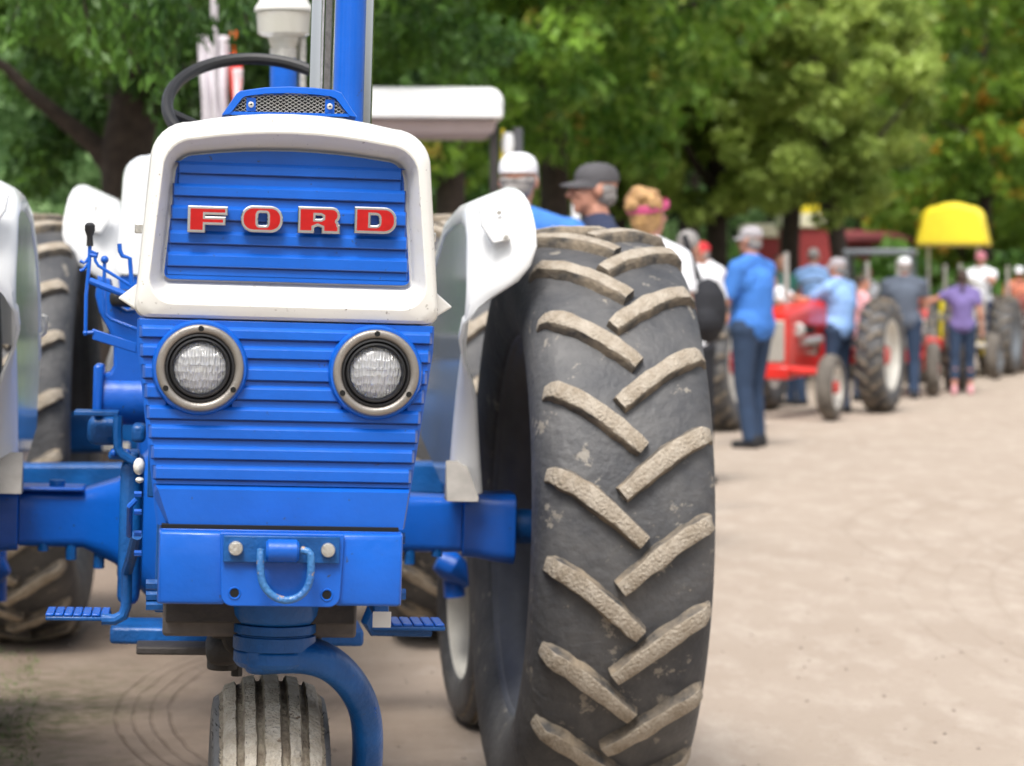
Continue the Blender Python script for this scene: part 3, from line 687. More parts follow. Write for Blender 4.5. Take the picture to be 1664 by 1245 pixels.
# --- air scoop on the hood ------------------------------------------------------------------
vS = .28
def trap(pts, v): return [tuple(LP(x, y, v)) for x, y in pts]
outer = [(361,187),(366,180),(384,154),(391,149),(430,143.5),(470,142),(510,144),(545,148),(555,152),(573,181),(580,190)]
inner = [(372,185),(377,181),(394,159),(400,156),(432,152),(468,151),(508,153),(538,156.5),(546,160),(563,182),(568,188)]
mb = MB()
def strip(A, B):
    o = len(mb.v); mb.v += A+B; n = len(A)
    for i in range(n-1): mb.f.append((o+i,o+i+1,o+n+i+1,o+n+i)); mb.mi.append(0)
oF = trap(outer, vS); iF = trap(inner, vS)
oM = [(p[0]*1.0, vS+.006, p[2]+.002) for p in oF]; oB = [(p[0]*.98, vS+.34, 1.60+(p[2]-1.60)*.4) for p in oF]; iB = [(p[0], vS+.03, p[2]) for p in iF]
strip(iB, iF); strip(iF, oF); strip(oF, oM); strip(oM, oB)
sc = mb.ob('air_scoop', M['blue'], T1, smooth=30)
bp_ = [tuple(LP(x, y, vS+.002)) for x, y in ((374,181),(566,185),(568,190),(366,186.5))]
MB().add(bp_+[(p[0], vS+.02, p[2]) for p in bp_], [(0,1,2,3),(0,3,7,4),(1,0,4,5),(2,1,5,6)]).ob('scoop_sill', M['blue'], sc, smooth=0)
MB().add([tuple((p[0]*1.0, vS+.05, p[2])) for p in iF], [tuple(range(len(iF)))]).ob('scoop_backing', M['hole'], sc, smooth=0)
# expanded metal mesh
gm = MB(); zlo = LZ(184, vS, 470); dxm = .0105; dzm = .0062
def inside(x, z):
    P = [(p[0], p[2]) for p in iF]; c = False
    for i in range(len(P)):
        x1, z1 = P[i]; x2, z2 = P[(i+1) % len(P)]
        if (z1 > z) != (z2 > z) and x < (x2-x1)*(z-z1)/(z2-z1)+x1: c = not c
    return c
for i in range(-14, 15):
    for j in range(-2, 9):
        for (ox, oz) in ((0,0),(.5,.5)):
            cx, cz = (i+ox)*dxm, zlo+(j+oz)*dzm
            h = [(-.5,0),(-.22,.5),(.22,.5),(.5,0)]
            P = [(cx+a*dxm*.72, cz+b*dzm) for a, b in ((-.70,0),(-.32,.5),(.32,.5),(.70,0),(.32,-.5),(-.32,-.5))]
            for k in range(3):
                a, b = P[k], P[k+1]
                if inside(*a) and inside(*b):
                    gm.tube([(a[0],vS+.010,a[1]),(b[0],vS+.010,b[1])], .00055, 4, cap=False)
for py in (158,164,170,176,182): pass
gmo = gm.ob('scoop_mesh', M['steel'], sc, smooth=0); gmo['kind'] = 'stuff'
for (px, py) in ((408,170),(536,173)):
    p = LP(px, py, vS+.003); MB().box(p.x-.008,p.x+.008,vS+.006,vS+.0075,p.z-.011,p.z+.012).ob('mesh_clip', M['blue'], sc)
    MB().lathe([(.004,0),(.004,.0052),(-.001,.0050),(-.002,.002),(-.002,0)], 14, (p.x,vS+.002,p.z), 'y').ob('bolt', M['steel'], sc)
    MB().lathe([(-.0002,0),(-.0002,.0018)], 8, (p.x,vS-.0005,p.z), 'y').ob('bolt_recess', M['hole'], sc)
# --- stacks ------------------------------------------------------------------------------------
def vpipe(name, pxa, pxb, v, z0, z1, m, parent=T1, seg=40):
    a, b = LP(pxa, 90, v), LP(pxb, 90, v); r = (b.x-a.x)/2; x = (a.x+b.x)/2
    return MB().lathe([(z0,0),(z0,r),(z1,r),(z1,0)], seg, (x, v, 0), 'z').ob(name, m, parent)
vpipe('exhaust_stack', 503, 607, 1.0, 1.60, 2.35, M['chrome'])
vpipe('air_stack', 543, 593, .80, 1.60, 2.35, M['blue'])
a = LP(525,90,.9).x
MB().box(a-.0015,a+.0015,.925,.945,1.6,2.3).ob('stack_seam', M['steel'], T1)
# --- steering wheel ------------------------------------------------------------------------------
cS = Vector((-.005, 1.95, 1.785)); RS = .212; tilt = math.radians(38)
ux = Vector((1,0,0)); uy = Vector((0, math.cos(tilt), math.sin(tilt))); nn = ux.cross(uy)
pl = [cS+ux*RS*math.cos(a)+uy*RS*math.sin(a)*1.0 for a in [2*PI*k/48 for k in range(49)]]
sw = MB(); sw.tube(pl, .0145, 10, cap=False); swo = sw.ob('steering_wheel', M['black'], T1)
hub = cS-nn*(-.0)+Vector((0,.02,-.08))
for a in (188, 308, 250):
    a = math.radians(a); e = cS+ux*RS*math.cos(a)+uy*RS*math.sin(a)
    MB().tube([e, e.lerp(hub,.5)+Vector((0,0,-.01)), hub], [.011,.009,.011], 8).ob('spoke', M['black'], swo)
MB().ball(hub, .035).ob('hub', M['black'], swo)
MB().cyl(hub, (0,1.6,1.5), .022, 12).ob('steering_column', M['black'], T1)
# seat
mb = MB(); mb.loft([rr(.22,.22,1.16,1.08,.03,.03,2.35), rr(.22,.22,1.18,1.08,.03,.03,2.75)]); mb.ob('seat', M['black'], T1, .01)
mb = MB(); mb.loft([rr(.20,.21,1.42,1.14,.06,.03,2.78), rr(.20,.21,1.42,1.14,.06,.03,2.85)]); mb.ob('seat_back', M['black'], T1, .01)
# --- fenders ---------------------------------------------------------------------------------------
ST = [(2.34,803,785),(2.30,740,781),(2.26,690,778),(2.22,650,776),(2.19,620,768),(2.16,590,757),(2.13,555,751),(2.10,528,757),(2.07,500,782),(2.05,478,815),(2.035,458,844),(2.03,432,864),(2.03,400,874),(2.04,370,872),(2.06,345,867),(2.10,325,861),(2.16,311,852),(2.26,304,842)]
stn = []
for (v, py, px) in ST:
    p = LP(px, py, v); stn.append((v, p.z, p.x))
zt_ = stn[-1][1]; xt_ = stn[-1][2]
stn += [(2.45,zt_-.002,xt_),(2.7,zt_-.03,xt_-.01),(2.95,zt_-.12,xt_-.02),(3.2,zt_-.25,xt_),(3.32,zt_-.45,xt_-.02)]
def fender_rings(s, xi=.518):
    out = []; 
    for i, (v, z, xo) in enumerate(stn):
        a = stn[max(0,i-1)]; b = stn[min(len(stn)-1,i+1)]; t = Vector((0, b[0]-a[0], b[1]-a[1])).normalized(); nrm = Vector((0, -t.z, t.y))  # outward (forward/up)
        w = xo-xi; xin = xi
        drop = min(.066, w*.42); c0 = Vector((0, v, z)); R_ = []
        prof = [(xin+.002,-.035-drop),(xin,-.012-drop),(xin+.006,-.003-drop*.9),(xin+.02 if w > .06 else xin+w*.25,-.0005-drop*.70),(xin+w*.45,-drop*.36),(xin+w*.80,.0),(xo-.008,-.001),(xo-.001,-.006),(xo,-.014),(xo-.003,-.026)]
        outer_ = [c0+nrm*h+Vector((x,0,0)) for x, h in prof]
        inner_ = [c0+nrm*(h-.004)+Vector((x+(.004 if j < 3 else (-.004 if j > 6 else 0)),0,0)) for j, (x, h) in enumerate(prof)]
        out.append([(s*p.x,p.y,p.z) for p in outer_+inner_[::-1]])
    return out
fend_parts = {}
for s in (1, -1):
    mb = MB(); mb.loft(fender_rings(s)); fo = mb.ob('fender', M['fender'], T1, smooth=50); fend_parts[s] = fo; fo.location = (-.045 if s < 0 else 0, 0, 0)
    # inner panel
    P = []
    for i, (v, z, xo) in enumerate(stn):
        a = stn[max(0,i-1)]; b = stn[min(len(stn)-1,i+1)]; t_ = Vector((0, b[0]-a[0], b[1]-a[1])).normalized(); dr = min(.066, (xo-.518)*.42)+.018
        P.append((v+t_.z*dr, z-t_.y*dr))
    n = len(P)
    P2 = P+[(3.2, .95), (2.6, .86)]
    x = .522; k = len(P2)
    mb = MB(); mb.add([(s*x, v, z) for v, z in P2]+[(s*(x+.004), v, z) for v, z in P2], [tuple(range(k)), tuple(range(2*k-1, k-1, -1))]+[(i, (i+1) % k, k+(i+1) % k, k+i) for i in range(k)])
    mb.ob('inner_panel', M['panelreflect'], fo, smooth=0)
    # mounting foot
    z0 = stn[0][1]
    MB().add([(s*.50,2.24,z0-.012),(s*.58,2.24,z0-.012),(s*.58,2.30,z0-.012),(s*.50,2.30,z0-.012),(s*.505,2.335,z0+.085),(s*.555,2.335,z0+.085),(s*.505,2.25,z0-.002),(s*.58,2.25,z0-.002)],
             [(0,1,2,3),(0,6,7,1),(6,4,5,7),(3,2,5,4),(1,7,5,2),(0,3,4,6)]).ob('mounting_foot', M['primer'], fo, .002, smooth=0)
    MB().cyl((s*.535,2.318,z0+.03),(s*.535,2.322-.03,z0+.025),.006,8).ob('bolt', M['hole'], fo)
# lamp pads
def on_f(px, py, v=2.022): return LP(px, py, v)
pad = [(779,338),(782,366),(801,396),(831,390),(826,368),(817,350),(794,354)]
for s in (1, -1):
    front = [on_f(x, y) for x, y in pad]; k = len(front)
    F_ = [(s*p.x, p.y, p.z) for p in front]; B_ = [(s*p.x, p.y+.03, p.z-.002) for p in front]
    MB().add(F_+B_, [tuple(range(k)), tuple(range(2*k-1,k-1,-1))]+[(i,(i+1)%k,k+(i+1)%k,k+i) for i in range(k)]).ob('lamp_pad', M['fender'], fend_parts[s], .003)
    for (px, py) in ((811,346),(822,386)):
        p = on_f(px, py); MB().cyl((s*p.x,p.y-.006,p.z),(s*p.x,p.y+.01,p.z),.006,10).ob('bolt', M['steel'], fend_parts[s])
# hanger on the left fender
p = LP(70,520,2.3); MB().tube([LP(66,545,2.3),LP(72,540,2.3),LP(74,515,2.3),LP(68,513,2.3)], .007, 8).ob('hanger', M['steel'], T1)
# --- controls on the left ---------------------------------------------------------------------------
def rod(name, pts, v, r, m=None, seg=8, v2=None, par=T1):
    n = len(pts); P = [LP(x, y, v+((v2-v)*i/(n-1) if v2 is not None else 0)) for i, (x, y) in enumerate(pts)]
    return MB().tube(P, r, seg).ob(name, m or M['blue'], par)
V = 1.45
lv = rod('throttle_lever', [(146,400),(145,430),(140,480),(139,545)], V, .0042)
MB().tube([LP(146,362,V),LP(146,366,V),LP(146,374,V),LP(146,384,V),LP(146,400,V)], [.006,.0115,.0115,.0065,.0078], 12).ob('grip', M['black'], lv)
MB().ball(LP(139,541,V), .006).ob('joint', M['blue'], lv)
rod('linkage_rod', [(139,541),(152,540)], V, .004)
rod('control_lever', [(170,424),(169,470),(170,500),(172,512),(180,519),(222,535)], V+.1, .004)
MB().ball(LP(170,422,V+.1), .009).ob('lever_knob', M['blue'], T1)
rod('linkage_rod', [(146,408),(154,411),(155,424),(160,432),(212,464)], V, .0035)
rod('linkage_rod', [(145,456),(150,458),(222,486)], V, .0075)
rod('linkage_rod', [(130,424),(136,427),(141,424),(146,416)], V, .0035); rod('linkage_rod', [(130,440),(136,438),(141,432),(146,424)], V, .0035)
rod('linkage_rod', [(146,414),(157,416),(157,410)], V, .005)
rod('linkage_rod', [(194,396),(195,408),(199,416),(211,420),(214,460)], V, .005)
a, b, c, d = LP(150,534,V), LP(222,558,V), LP(222,574,V), LP(150,552,V)
MB().add([tuple(q) for q in (a,b,c,d)]+[(q.x,q.y+.012,q.z) for q in (a,b,c,d)], [(0,1,2,3),(7,6,5,4),(0,4,5,1),(1,5,6,2),(2,6,7,3),(3,7,4,0)]).ob('lever_bracket', M['blue'], T1, .002)
# hydraulic pump housing and filter drum
V = 1.7
def lbox(name, x0, y0, x1, y1, v, d, m=None, bev=.008):
    a, b = LP(x0, y0, v), LP(x1, y1, v); return MB().box(a.x, b.x, v, v+d, b.z, a.z).ob(name, m or M['blue'], T1, bev, 3)
a, b = LP(162,650,V), LP(240,650,V)
MB().lathe([(a.x,0),(a.x,.058),(b.x,.058),(b.x,0)], 32, (0,V+.06,a.z), 'x').ob('filter_drum', M['blue'], T1, .006)
lbox('drum_flange', 152,592,166,676,V-.01,.12)
mb = MB(); W_ = [(160,455,172),(170,470,200),(178,540,222),(187,580,224),(188,600,224),(176,618,228),(168,628,232)]
o_ = []
outl = [(163,455),(160,480),(166,505),(182,535),(190,560),(190,596),(182,610),(168,614),(168,640),(240,640),(240,500),(222,508),(205,510),(186,500),(178,480),(174,458)]
pp = [LP(x, y, V+.02) for x, y in outl]; k = len(pp)
me = outline_mesh('lift_housing', [[(q.x, q.z) for q in pp]], .10, .008, 0, M['blue'])
o = link('lift_housing', me, T1); o.location = (0, V+.08, 0)
lbox('hose_body', 178,470,222,500,V-.02,.06,M['black'],.015)
lbox('bracket_shelf', 120,668,192,677,V-.12,.10,M['blue_d'],.002)
lbox('lower_housing', 142,676,196,725,V,.1,M['blue_d'],.02)
rod('pedal_rod', [(192,676),(191,700),(192,728),(198,738),(222,752),(232,760)], V-.12, .0105, M['blue_d'])
lbox('flange_plate', 176,734,226,748,V-.1,.12,M['blue_d'],.006)
for px in (185,206): 
    p = LP(px,736,V-.1); MB().ball(p, .009).ob('bolt', M['blue'], T1)
lbox('engine_mount', 196,748,226,985,V-.1,.3,M['blue_d'],.02)
MB().ball(LP(226,758,.6), (.011,.016,.016)).ob('filter_bowl', M['white'], T1); MB().ball(LP(227,780,.6), (.008,.010,.006)).ob('filter_cap', M['white'], T1)
lbox('engine_flange', 214,690,236,720,V-.2,.1,M['blue_d'],.01)
# ------------------------------------------------------------ second tractor, parked behind
MB_STEEL = M['steel']
T2 = thing('tractor', 'white and blue tractor parked directly behind the foreground tractor, mostly hidden, with clear pre-cleaner bowl', 'tractor', (-.893, 7.3, 0), math.radians(4.4))
def W2(p): return T2.matrix_basis.inverted() @ p
MT2 = Matrix.Translation(T2.location) @ Euler((0,0,math.radians(4.4))).to_matrix().to_4x4(); IT2 = MT2.inverted()
def L2(px, py, Y): return IT2 @ ptx(px, py, Y)
n_ = 9
mb = MB(); mb.loft([ring(.23,.25,1.755,1.40,.07,.02,.0,.02), ring(.235,.25,1.765,1.40,.07,.02,.03,.02), ring(.235,.25,1.77,1.40,.07,.02,1.6,.02)]); mb.ob('hood', M['whitegloss'], T2)
mb = MB(); mb.loft([ring(.15,.16,1.70,1.46,.05,.02,-.004,.015), ring(.15,.16,1.70,1.46,.05,.02,.02,.015)]); gg = mb.ob('grille_panel', M['blue'], T2)
for i in range(5): ribbar(-.145,.145,1.665-i*.042,1.648-i*.042,-.003,-.012).ob('rib', M['blue'], gg)
mb = MB(); mb.loft([rr(.245,.20,1.395,1.03,.01,.02,.01), rr(.245,.20,1.395,1.03,.01,.02,.25)]); lf = mb.ob('lower_fascia', M['blue'], T2)
for s in (1,-1): MB().lathe([(.0,.0),(.0,.045),(-.01,.055),(-.01,.07),(.01,.07)], 32, (s*.14,.0,1.31), 'y').ob('headlight', M['ringmetal'], T2)
for i in range(7): ribbar(-.21,.21,1.22-i*.034,1.205-i*.034,.01,-.003).ob('rib', M['blue'], lf)
MB().box(-.19,.19,.0,.4,.86,1.02).ob('front_casting', M['blue'], T2, .012)
mb = MB(); mb.loft([rr(.17,.15,1.1,.66,.05,.05,.4), rr(.2,.18,1.1,.62,.05,.05,2.8)]); mb.ob('engine_block', M['blue_d'], T2, .01)
MB().box(-.72,.72,.43,.55,.72,.82).ob('front_axle', M['blue_d'], T2, .01)
for s in (1, -1):
    MB().tube([(s*.68+.03,.49,.95),(s*.685+.035,.49,.80),(s*.70+.045,.49,.52),(s*.705+.05,.49,.40)], [.036,.036,.034,.034], 16).ob('spindle', M['blue'], T2)
    MB().lathe([(.0,0),(0,.045),(.035,.05),(.05,.03),(.05,0)], 16, (s*.68+.03,.49,.94), 'z').ob('spindle_cap', M['blue'], T2)
    MB().tube([(s*.66+.04,.46,.52),(s*.70+.04,.46,.50),(s*.76+.04,.48,.45)], [.035,.05,.03], 12).ob('knuckle', M['blue'], T2, .003)
    ribbed_tyre(T2, (s*.785+.05,.50,.372), .375, .085, rz=math.radians(7), rimm=M['rimlight'], top=M['rubber'], gro=M['lugside'])
w = rear_wheel(T2, (.83, 2.6, .82), 1.06, 22, .1); w2 = rear_wheel(T2, (-.80, 2.6, .82), 1.06, 22, .22, flip=-1)
for s in (1, -1):
    MB().loft([rsq(2.6,.80,.18,.19,s*.14,.1), rsq(2.6,.80,.16,.18,s*.22,.09), rsq(2.6,.80,.085,.08,s*.40,.03), rsq(2.6,.80,.085,.08,s*.68,.03)]).ob('axle_housing', M['blue_d'], T2)
    f = copy_tree(fend_parts[s], T2); f.scale = (1.3, 1, 1.3); f.location = (-s*.255, .25, -.361)
MB().tube([(.20,.62,1.6),(.20,.62,2.06)], .042, 24).ob('air_intake_stem', M['blue'], T2)
c2 = L2(461, 60, 7.9)
x2, y2 = c2.x, c2.y
M['bowl'] = mat('cloudy_plastic_bowl', (.62,.60,.54), .12, trans=.35, coat=.5, spec=.6, bump=.1, bscale=20)
z_ = lambda py: L2(461, py, 7.9).z
st = [o for o in T2.children if o.name.startswith('air_intake_stem')][0]; st.location = (x2-.20, y2-.62, 0); st.location.z = -.05+ (z_(88)-2.06)+.05
pc = MB().lathe([(z_(88),.0),(z_(88),.036),(z_(62),.050),(z_(60),.066),(z_(56),.082),(z_(20),.087),(z_(19),0)], 40, (x2,y2,0), 'z').ob('pre_cleaner_bowl', M['bowl'], T2)
MB().lathe([(z_(19),.0),(z_(19),.092),(z_(14),.092),(z_(4),.078),(z_(-14),.07),(z_(-26),.04),(z_(-28),0)], 40, (x2,y2,0), 'z').ob('pre_cleaner_lid', M['white'], T2)
MB().lathe([(z_(96),0),(z_(96),.044),(z_(80),.044),(z_(80),0)], 30, (x2,y2,0), 'z').ob('hose_clamp', M['steel'], T2)
MB().cyl((x2+.058,y2,1.70),(x2+.058,y2,z_(62)), .012, 12).ob('bracket_rod', M['steel'], T2)
cS2 = Vector((0, 2.0, 1.80)); pl = [cS2+ux*.21*math.cos(2*PI*k/40)+uy*.21*math.sin(2*PI*k/40) for k in range(41)]
MB().tube(pl, .013, 8, cap=False).ob('steering_wheel', M['black'], T2); MB().cyl(cS2+Vector((0,.0,0)), (0,1.7,1.5), .02, 10).ob('steering_column', M['black'], T2)
for a in (90,210,330):
    a = math.radians(a); MB().tube([cS2+ux*.21*math.cos(a)+uy*.21*math.sin(a), cS2], .009, 6).ob('spoke', M['black'], T2)
mb = MB(); mb.loft([rr(.22,.22,1.2,1.1,.03,.03,2.4), rr(.22,.22,1.2,1.1,.03,.03,2.8)]); mb.ob('seat', M['black'], T2, .01)

# ------------------------------------------------------------ tractors of the row
def small_wheel_mesh(R, hw, lugged, mr, name):
    """wheel at low detail: tyre mesh (lugs joined, too small to pick apart)"""
    mb = MB(); rin = R*(.60 if lugged else .62)
    d = .03 if lugged else 0
    pf = [(-hw*.8,rin),(-hw,rin+(R-rin)*.35),(-hw,rin+(R-rin)*.62),(-hw*.85,R-d-.03),(-hw*.4,R-d-.005),(0,R-d),(hw*.4,R-d-.005),(hw*.85,R-d-.03),(hw,rin+(R-rin)*.62),(hw,rin+(R-rin)*.35),(hw*.8,rin)]
    mb.lathe(pf, 40, close=True)
    if lugged:
        n = 20
        for k in range(n):
            for s in (-1, 1):
                a0 = 2*PI*(k+(.5 if s > 0 else 0))/n
                rings = []
                for i in range(5):
                    t = i/4; x = s*hw*(1.0-1.06*t); an = a0-.17*t**1.2; rr_ = R-(.05 if i == 0 else (.012 if i == 1 else 0)); wd = .026/R
                    b0 = an-wd; b1 = an+wd
                    rings.append([(x,-(R-d-.045)*math.cos(b0),(R-d-.045)*math.sin(b0)),(x,-rr_*math.cos(b0+.2*wd),rr_*math.sin(b0+.2*wd)),(x,-rr_*math.cos(b1-.2*wd),rr_*math.sin(b1-.2*wd)),(x,-(R-d-.045)*math.cos(b1),(R-d-.045)*math.sin(b1))])
                mb.loft(rings, mi=1)
    return mb.mesh(name, [M['rubber'], M['lugside']], 50)
TY_BIG = small_wheel_mesh(.63, .15, True, None, 'rear_tyre'); TY_SM = small_wheel_mesh(.345, .085, False, None, 'front_tyre')
M['dustrub'] = mat('dusty_rubber', (.15,.13,.11), .85, var=.5, nscale=8)
TY_SM2 = TY_SM; TY_SM.materials[0] = M['dustrub']
def rim_mesh(R, hw, m, name='rim'):
    return MB().lathe([(-hw*.8,R*.63),(-hw*.8,R*.58),(-hw*.3,R*.54),(-hw*.2,R*.2),(0,R*.17),(hw*.35,R*.2),(hw*.25,R*.5),(hw*.6,R*.56),(hw*.85,R*.58),(hw*.85,R*.63)], 32).mesh(name, m, 40)
M['dustrub'] = mat('dusty_rubber', (.13,.115,.10), .85, var=.5, nscale=8)
def row_tractor(label, loc, heading, body='redpaint', rimm='rimlight', trim='cream', tf=.6, tr=.62, canopy=None, wb=1.9, hub='redpaint', lugrim=None, frame=False, scale=1.0, fenders=False):
    t = thing('tractor', label, 'tractor', loc, heading, 'old tractors parked in a row along the lane'); t.scale = (scale,)*3
    B = M[body]; yf = -wb
    for s in (1, -1):
        w = link('rear_tyre', TY_BIG, t); w.location = (s*tr, 0, .63)
        r = link('rim', rim_mesh(.63, .15, M[rimm]), w); r.scale = (s,1,1)
        MB().lathe([(s*.02,0),(s*.02,.11),(s*.09,.09),(s*.09,0)], 20).ob('hub', M[hub], w)
        w = link('front_tyre', TY_SM2, t); w.location = (s*tf, yf, .345)
        r = link('rim', rim_mesh(.345, .085, M[rimm]), w); r.scale = (s,1,1)
        MB().lathe([(s*.01,0),(s*.01,.07),(s*.08,.06),(s*.08,0)], 16).ob('hub', M[hub], w)
        # fender
        P = [(0.0+.72*math.cos(math.radians(a)), .63+.72*math.sin(math.radians(a))) for a in range(-10, 160, 10)]
        rings = [[(s*(tr-.15),-y,z),(s*(tr+.10),-y,z),(s*(tr+.10),-y*.98,z-.02),(s*(tr-.13),-y*.98,z-.02)] for y, z in P]
        if fenders: MB().loft(rings).ob('fender', B, t)
        MB().loft([rsq(0,.62,.11,.12,s*.1,.05), rsq(0,.62,.07,.07,s*(tr-.1),.03)]).ob('axle_housing', B, t)
        MB().tube([(s*.05,yf+.02,.52),(s*(tf-.10),yf,.50)], [.05,.04], 10).ob('front_axle', B, t)
        MB().cyl((s*(tf-.1),yf,.58),(s*(tf-.1),yf,.33), .03, 10).ob('spindle', B, t)
        h = MB().lathe([(0,0),(-.01,.05),(0,.075),(.05,.07),(.08,.03),(.09,0)], 20, (s*.20,yf+.18,.93), 'y').ob('headlight', M['steel'], t)
        MB().lathe([(-.012,0),(-.012,.058),(0,.062)], 20, (s*.20,yf+.18,.93), 'y').ob('lens', M['lens'], h)
    mb = MB(); mb.loft([rr(.15,.15,1.10,.55,.07,.03,yf-.02), rr(.18,.17,1.16,.55,.09,.03,yf+.12), rr(.18,.17,1.16,.55,.09,.03,yf+.22), rr(.18,.18,1.17,.96,.08,.03,yf+.24), rr(.19,.18,1.20,.97,.09,.03,yf+.7), rr(.20,.2,1.24,.92,.09,.03,-.55)]); mb.ob('hood', B, t)
    for k_ in range(4): MB().cyl((.14,yf+.45+.18*k_,.88),(.14,yf+.45+.18*k_,.97),.028,8).ob('spark_plug_cover', M['dark'], t)
    gr_ = MB().box(-.115,.115,yf-.035,yf-.022,.60,1.03).ob('grille', M[trim], t, .01)
    for i in range(7): MB().box(-.10+i*.032,-.085+i*.032,yf-.045,yf-.036,.62,1.01).ob('grille_bar', M['steel'], gr_)
    MB().box(-.16,.16,yf-.06,yf+.2,.42,.56).ob('bumper', B, t, .02)
    mb = MB(); mb.loft([rr(.11,.11,.88,.42,.03,.05,yf+.26), rr(.13,.12,.92,.42,.03,.05,-.7), rr(.20,.18,.9,.42,.06,.05,-.5), rr(.2,.18,.85,.42,.06,.05,.2)]); mb.ob('engine_block', B, t)
    MB().cyl((.13,yf+.75,.72),(.26,yf+.75,.72),.07,16).ob('air_cleaner', M['chrome'], t); MB().tube([(.2,yf+.4,.80),(.24,yf+.9,.82)], .045, 12).ob('manifold', M['steel'], t)
    MB().cyl((-.1,yf+.8,1.18),(-.1,yf+.8,1.75),.03,12).ob('exhaust_pipe', M['steel'], t)
    cw = Vector((0,-.42,1.30)); pl = [cw+Vector((.2*math.cos(2*PI*k/24), .12*math.sin(2*PI*k/24), .16*math.sin(2*PI*k/24))) for k in range(25)]
    MB().tube(pl, .014, 6, cap=False).ob('steering_wheel', M['black'], t); MB().cyl(cw, (0,-.6,1.1), .02, 8).ob('steering_column', M['black'], t)
    MB().loft([rr(.2,.2,.98,.93,.02,.02,-.05), rr(.22,.22,1.05,.93,.02,.02,.25), rr(.2,.2,1.14,1.0,.02,.02,.32)]).ob('seat', B, t)
    MB().box(-.03,.03,0,.1,.7,.94).ob('seat_spring', B, t)
    if frame:
        for (x, y) in ((-.45,-.5),(.45,-.5),(-.45,.35),(.45,.35)): MB().box(x-.025,x+.025,y-.025,y+.025,.8,1.85).ob('cab_post', M['greypaint'], t, .005)
        MB().box(-.5,.5,-.55,.4,1.85,1.93).ob('cab_roof', M['greypaint'], t, .02)
    return t
HD = math.radians(-22)
A_ = ptx(1177, 470, 24.2)
def place(px, bottom, off=(0,0)):
    Y = 4100*HC/(bottom-470); return Vector(((px-832)/FP*Y, Y, 0))
right = Vector((math.cos(HD), math.sin(HD), 0)); back = Vector((-math.sin(HD), math.cos(HD), 0))
# A: its camera-right rear wheel at px 1177
row_tractor('dark tractor whose lugged rear wheel shows between the foreground tyre and the blue polo shirt', place(1178, 700)-right*.62, HD, 'greypaint', scale=1.04)
row_tractor('bright red tractor with cream wheels between the blue polo shirt and the pale blue shirt', place(1350, 684)-right*.60+back*1.9, HD, 'redpaint', tf=.6, tr=.66)
row_tractor('red tractor with cream front wheel behind the man in the grey shirt and white cap', Vector((5.34,33.8,0)), math.radians(-12), 'redpaint', tf=.38, tr=.60)
row_tractor('dark brown old tractor with the pink-capped driver seated on it', Vector(((1594-832)/FP*39.9, 39.9, 0)), HD, 'cream', 'greypaint', hub='greypaint', tr=.42)
row_tractor('rusty red tractor at the right edge of the photo', place(1640, 605)-right*.10+back*2.0, HD, 'rust', 'rust', hub='rust', tf=.3)
row_tractor('grey tractor with a square cab frame behind the man in the pale blue shirt', Vector(((1440-832)/FP*36, 36.5, 0)), HD*.6, 'greypaint', frame=True, scale=1.0)
# yellow tractor with round canopy
TY = row_tractor('yellow tractor under a rounded yellow canopy, in the distance at right', Vector(((1548-832)/FP*41, 41, 0)), HD*.5, 'yellow', rimm='yellow', trim='yellow', hub='yellow')
mb = MB(); mb.loft([rr(.46,.55,2.66,2.10,.20,.03,-.5,.04), rr(.52,.60,2.75,2.07,.24,.03,-.3,.06), rr(.54,.62,2.78,2.05,.25,.03,.35,.06), rr(.46,.55,2.68,2.08,.20,.03,.6,.04)]); mb.ob('canopy', M['yellow'], TY)
MB().box(-.28,.28,-.31,-.30,2.2,2.5).ob('canopy_emblem', mat('faded_emblem', (.6,.42,.02), .5), TY) if 0 else None
for x in (-.4,.4): MB().cyl((x,.3,.8),(x,.3,2.1),.03,10).ob('canopy_post', M['whitegloss'], TY)
# canopy tractor behind the foreground one
TC = row_tractor('blue tractor with a flat white canopy roof on posts, seen behind the foreground tractor', Vector(((656-832)/FP*17.2, 17.6, 0)), math.radians(3), 'blue', rimm='whitegloss', hub='blue')
TC['group'] = None; del TC['group']
zc1, zc2 = HC+(470-141)/FP*16.6, HC+(470-192)/FP*16.6
hwc = (812-500)/2/FP*16.6
mb = MB(); 
mb.loft([rr(hwc-.04,hwc-.01,zc1-.02,zc2+.01,.09,.02,-1.02), rr(hwc-.0,hwc,zc1,zc2,.10,.02,-.98), rr(hwc,hwc,zc1+.02,zc2+.04,.10,.02,.6)]); mb.ob('canopy', M['fender'], TC)
MB().loft([[(-hwc+.04,-.94,zc2-.002),(hwc-.04,-.94,zc2-.002),(hwc-.06,-.90,zc2-.10),(-hwc+.06,-.90,zc2-.10)],[(-hwc+.04,.5,zc2+.03),(hwc-.04,.5,zc2+.03),(hwc-.06,.45,zc2-.06),(-hwc+.06,.45,zc2-.06)]]).ob('canopy_lining', mat('lining_pinkish', (.50,.42,.41), .7, var=.1), TC, .015)
for s in (1,-1):
    MB().box(*sorted((s*(hwc-.03), s*(hwc-.085))), -.9,-.84,.8,zc2-.02).ob('canopy_post', M['dark'], TC, .004)
    MB().cyl((s*(hwc-.0),-.85,1.9),(s*(hwc-.0),-.85,zc2-.06),.013,8).ob('brace', M['yellow'], TC)
MB().lathe([(-.08,0),(-.07,.035),(0,.045),(.07,.035),(.08,0)], 14, (hwc+.035,-.86,zc2-.16), 'z').ob('mirror', M['whitegloss'], TC)
MB().cyl((hwc+.12,-.5,1.6),(hwc+.12,-.5,HC+(470-206)/FP*17),.034,14).ob('exhaust_stack', M['rim'], TC)
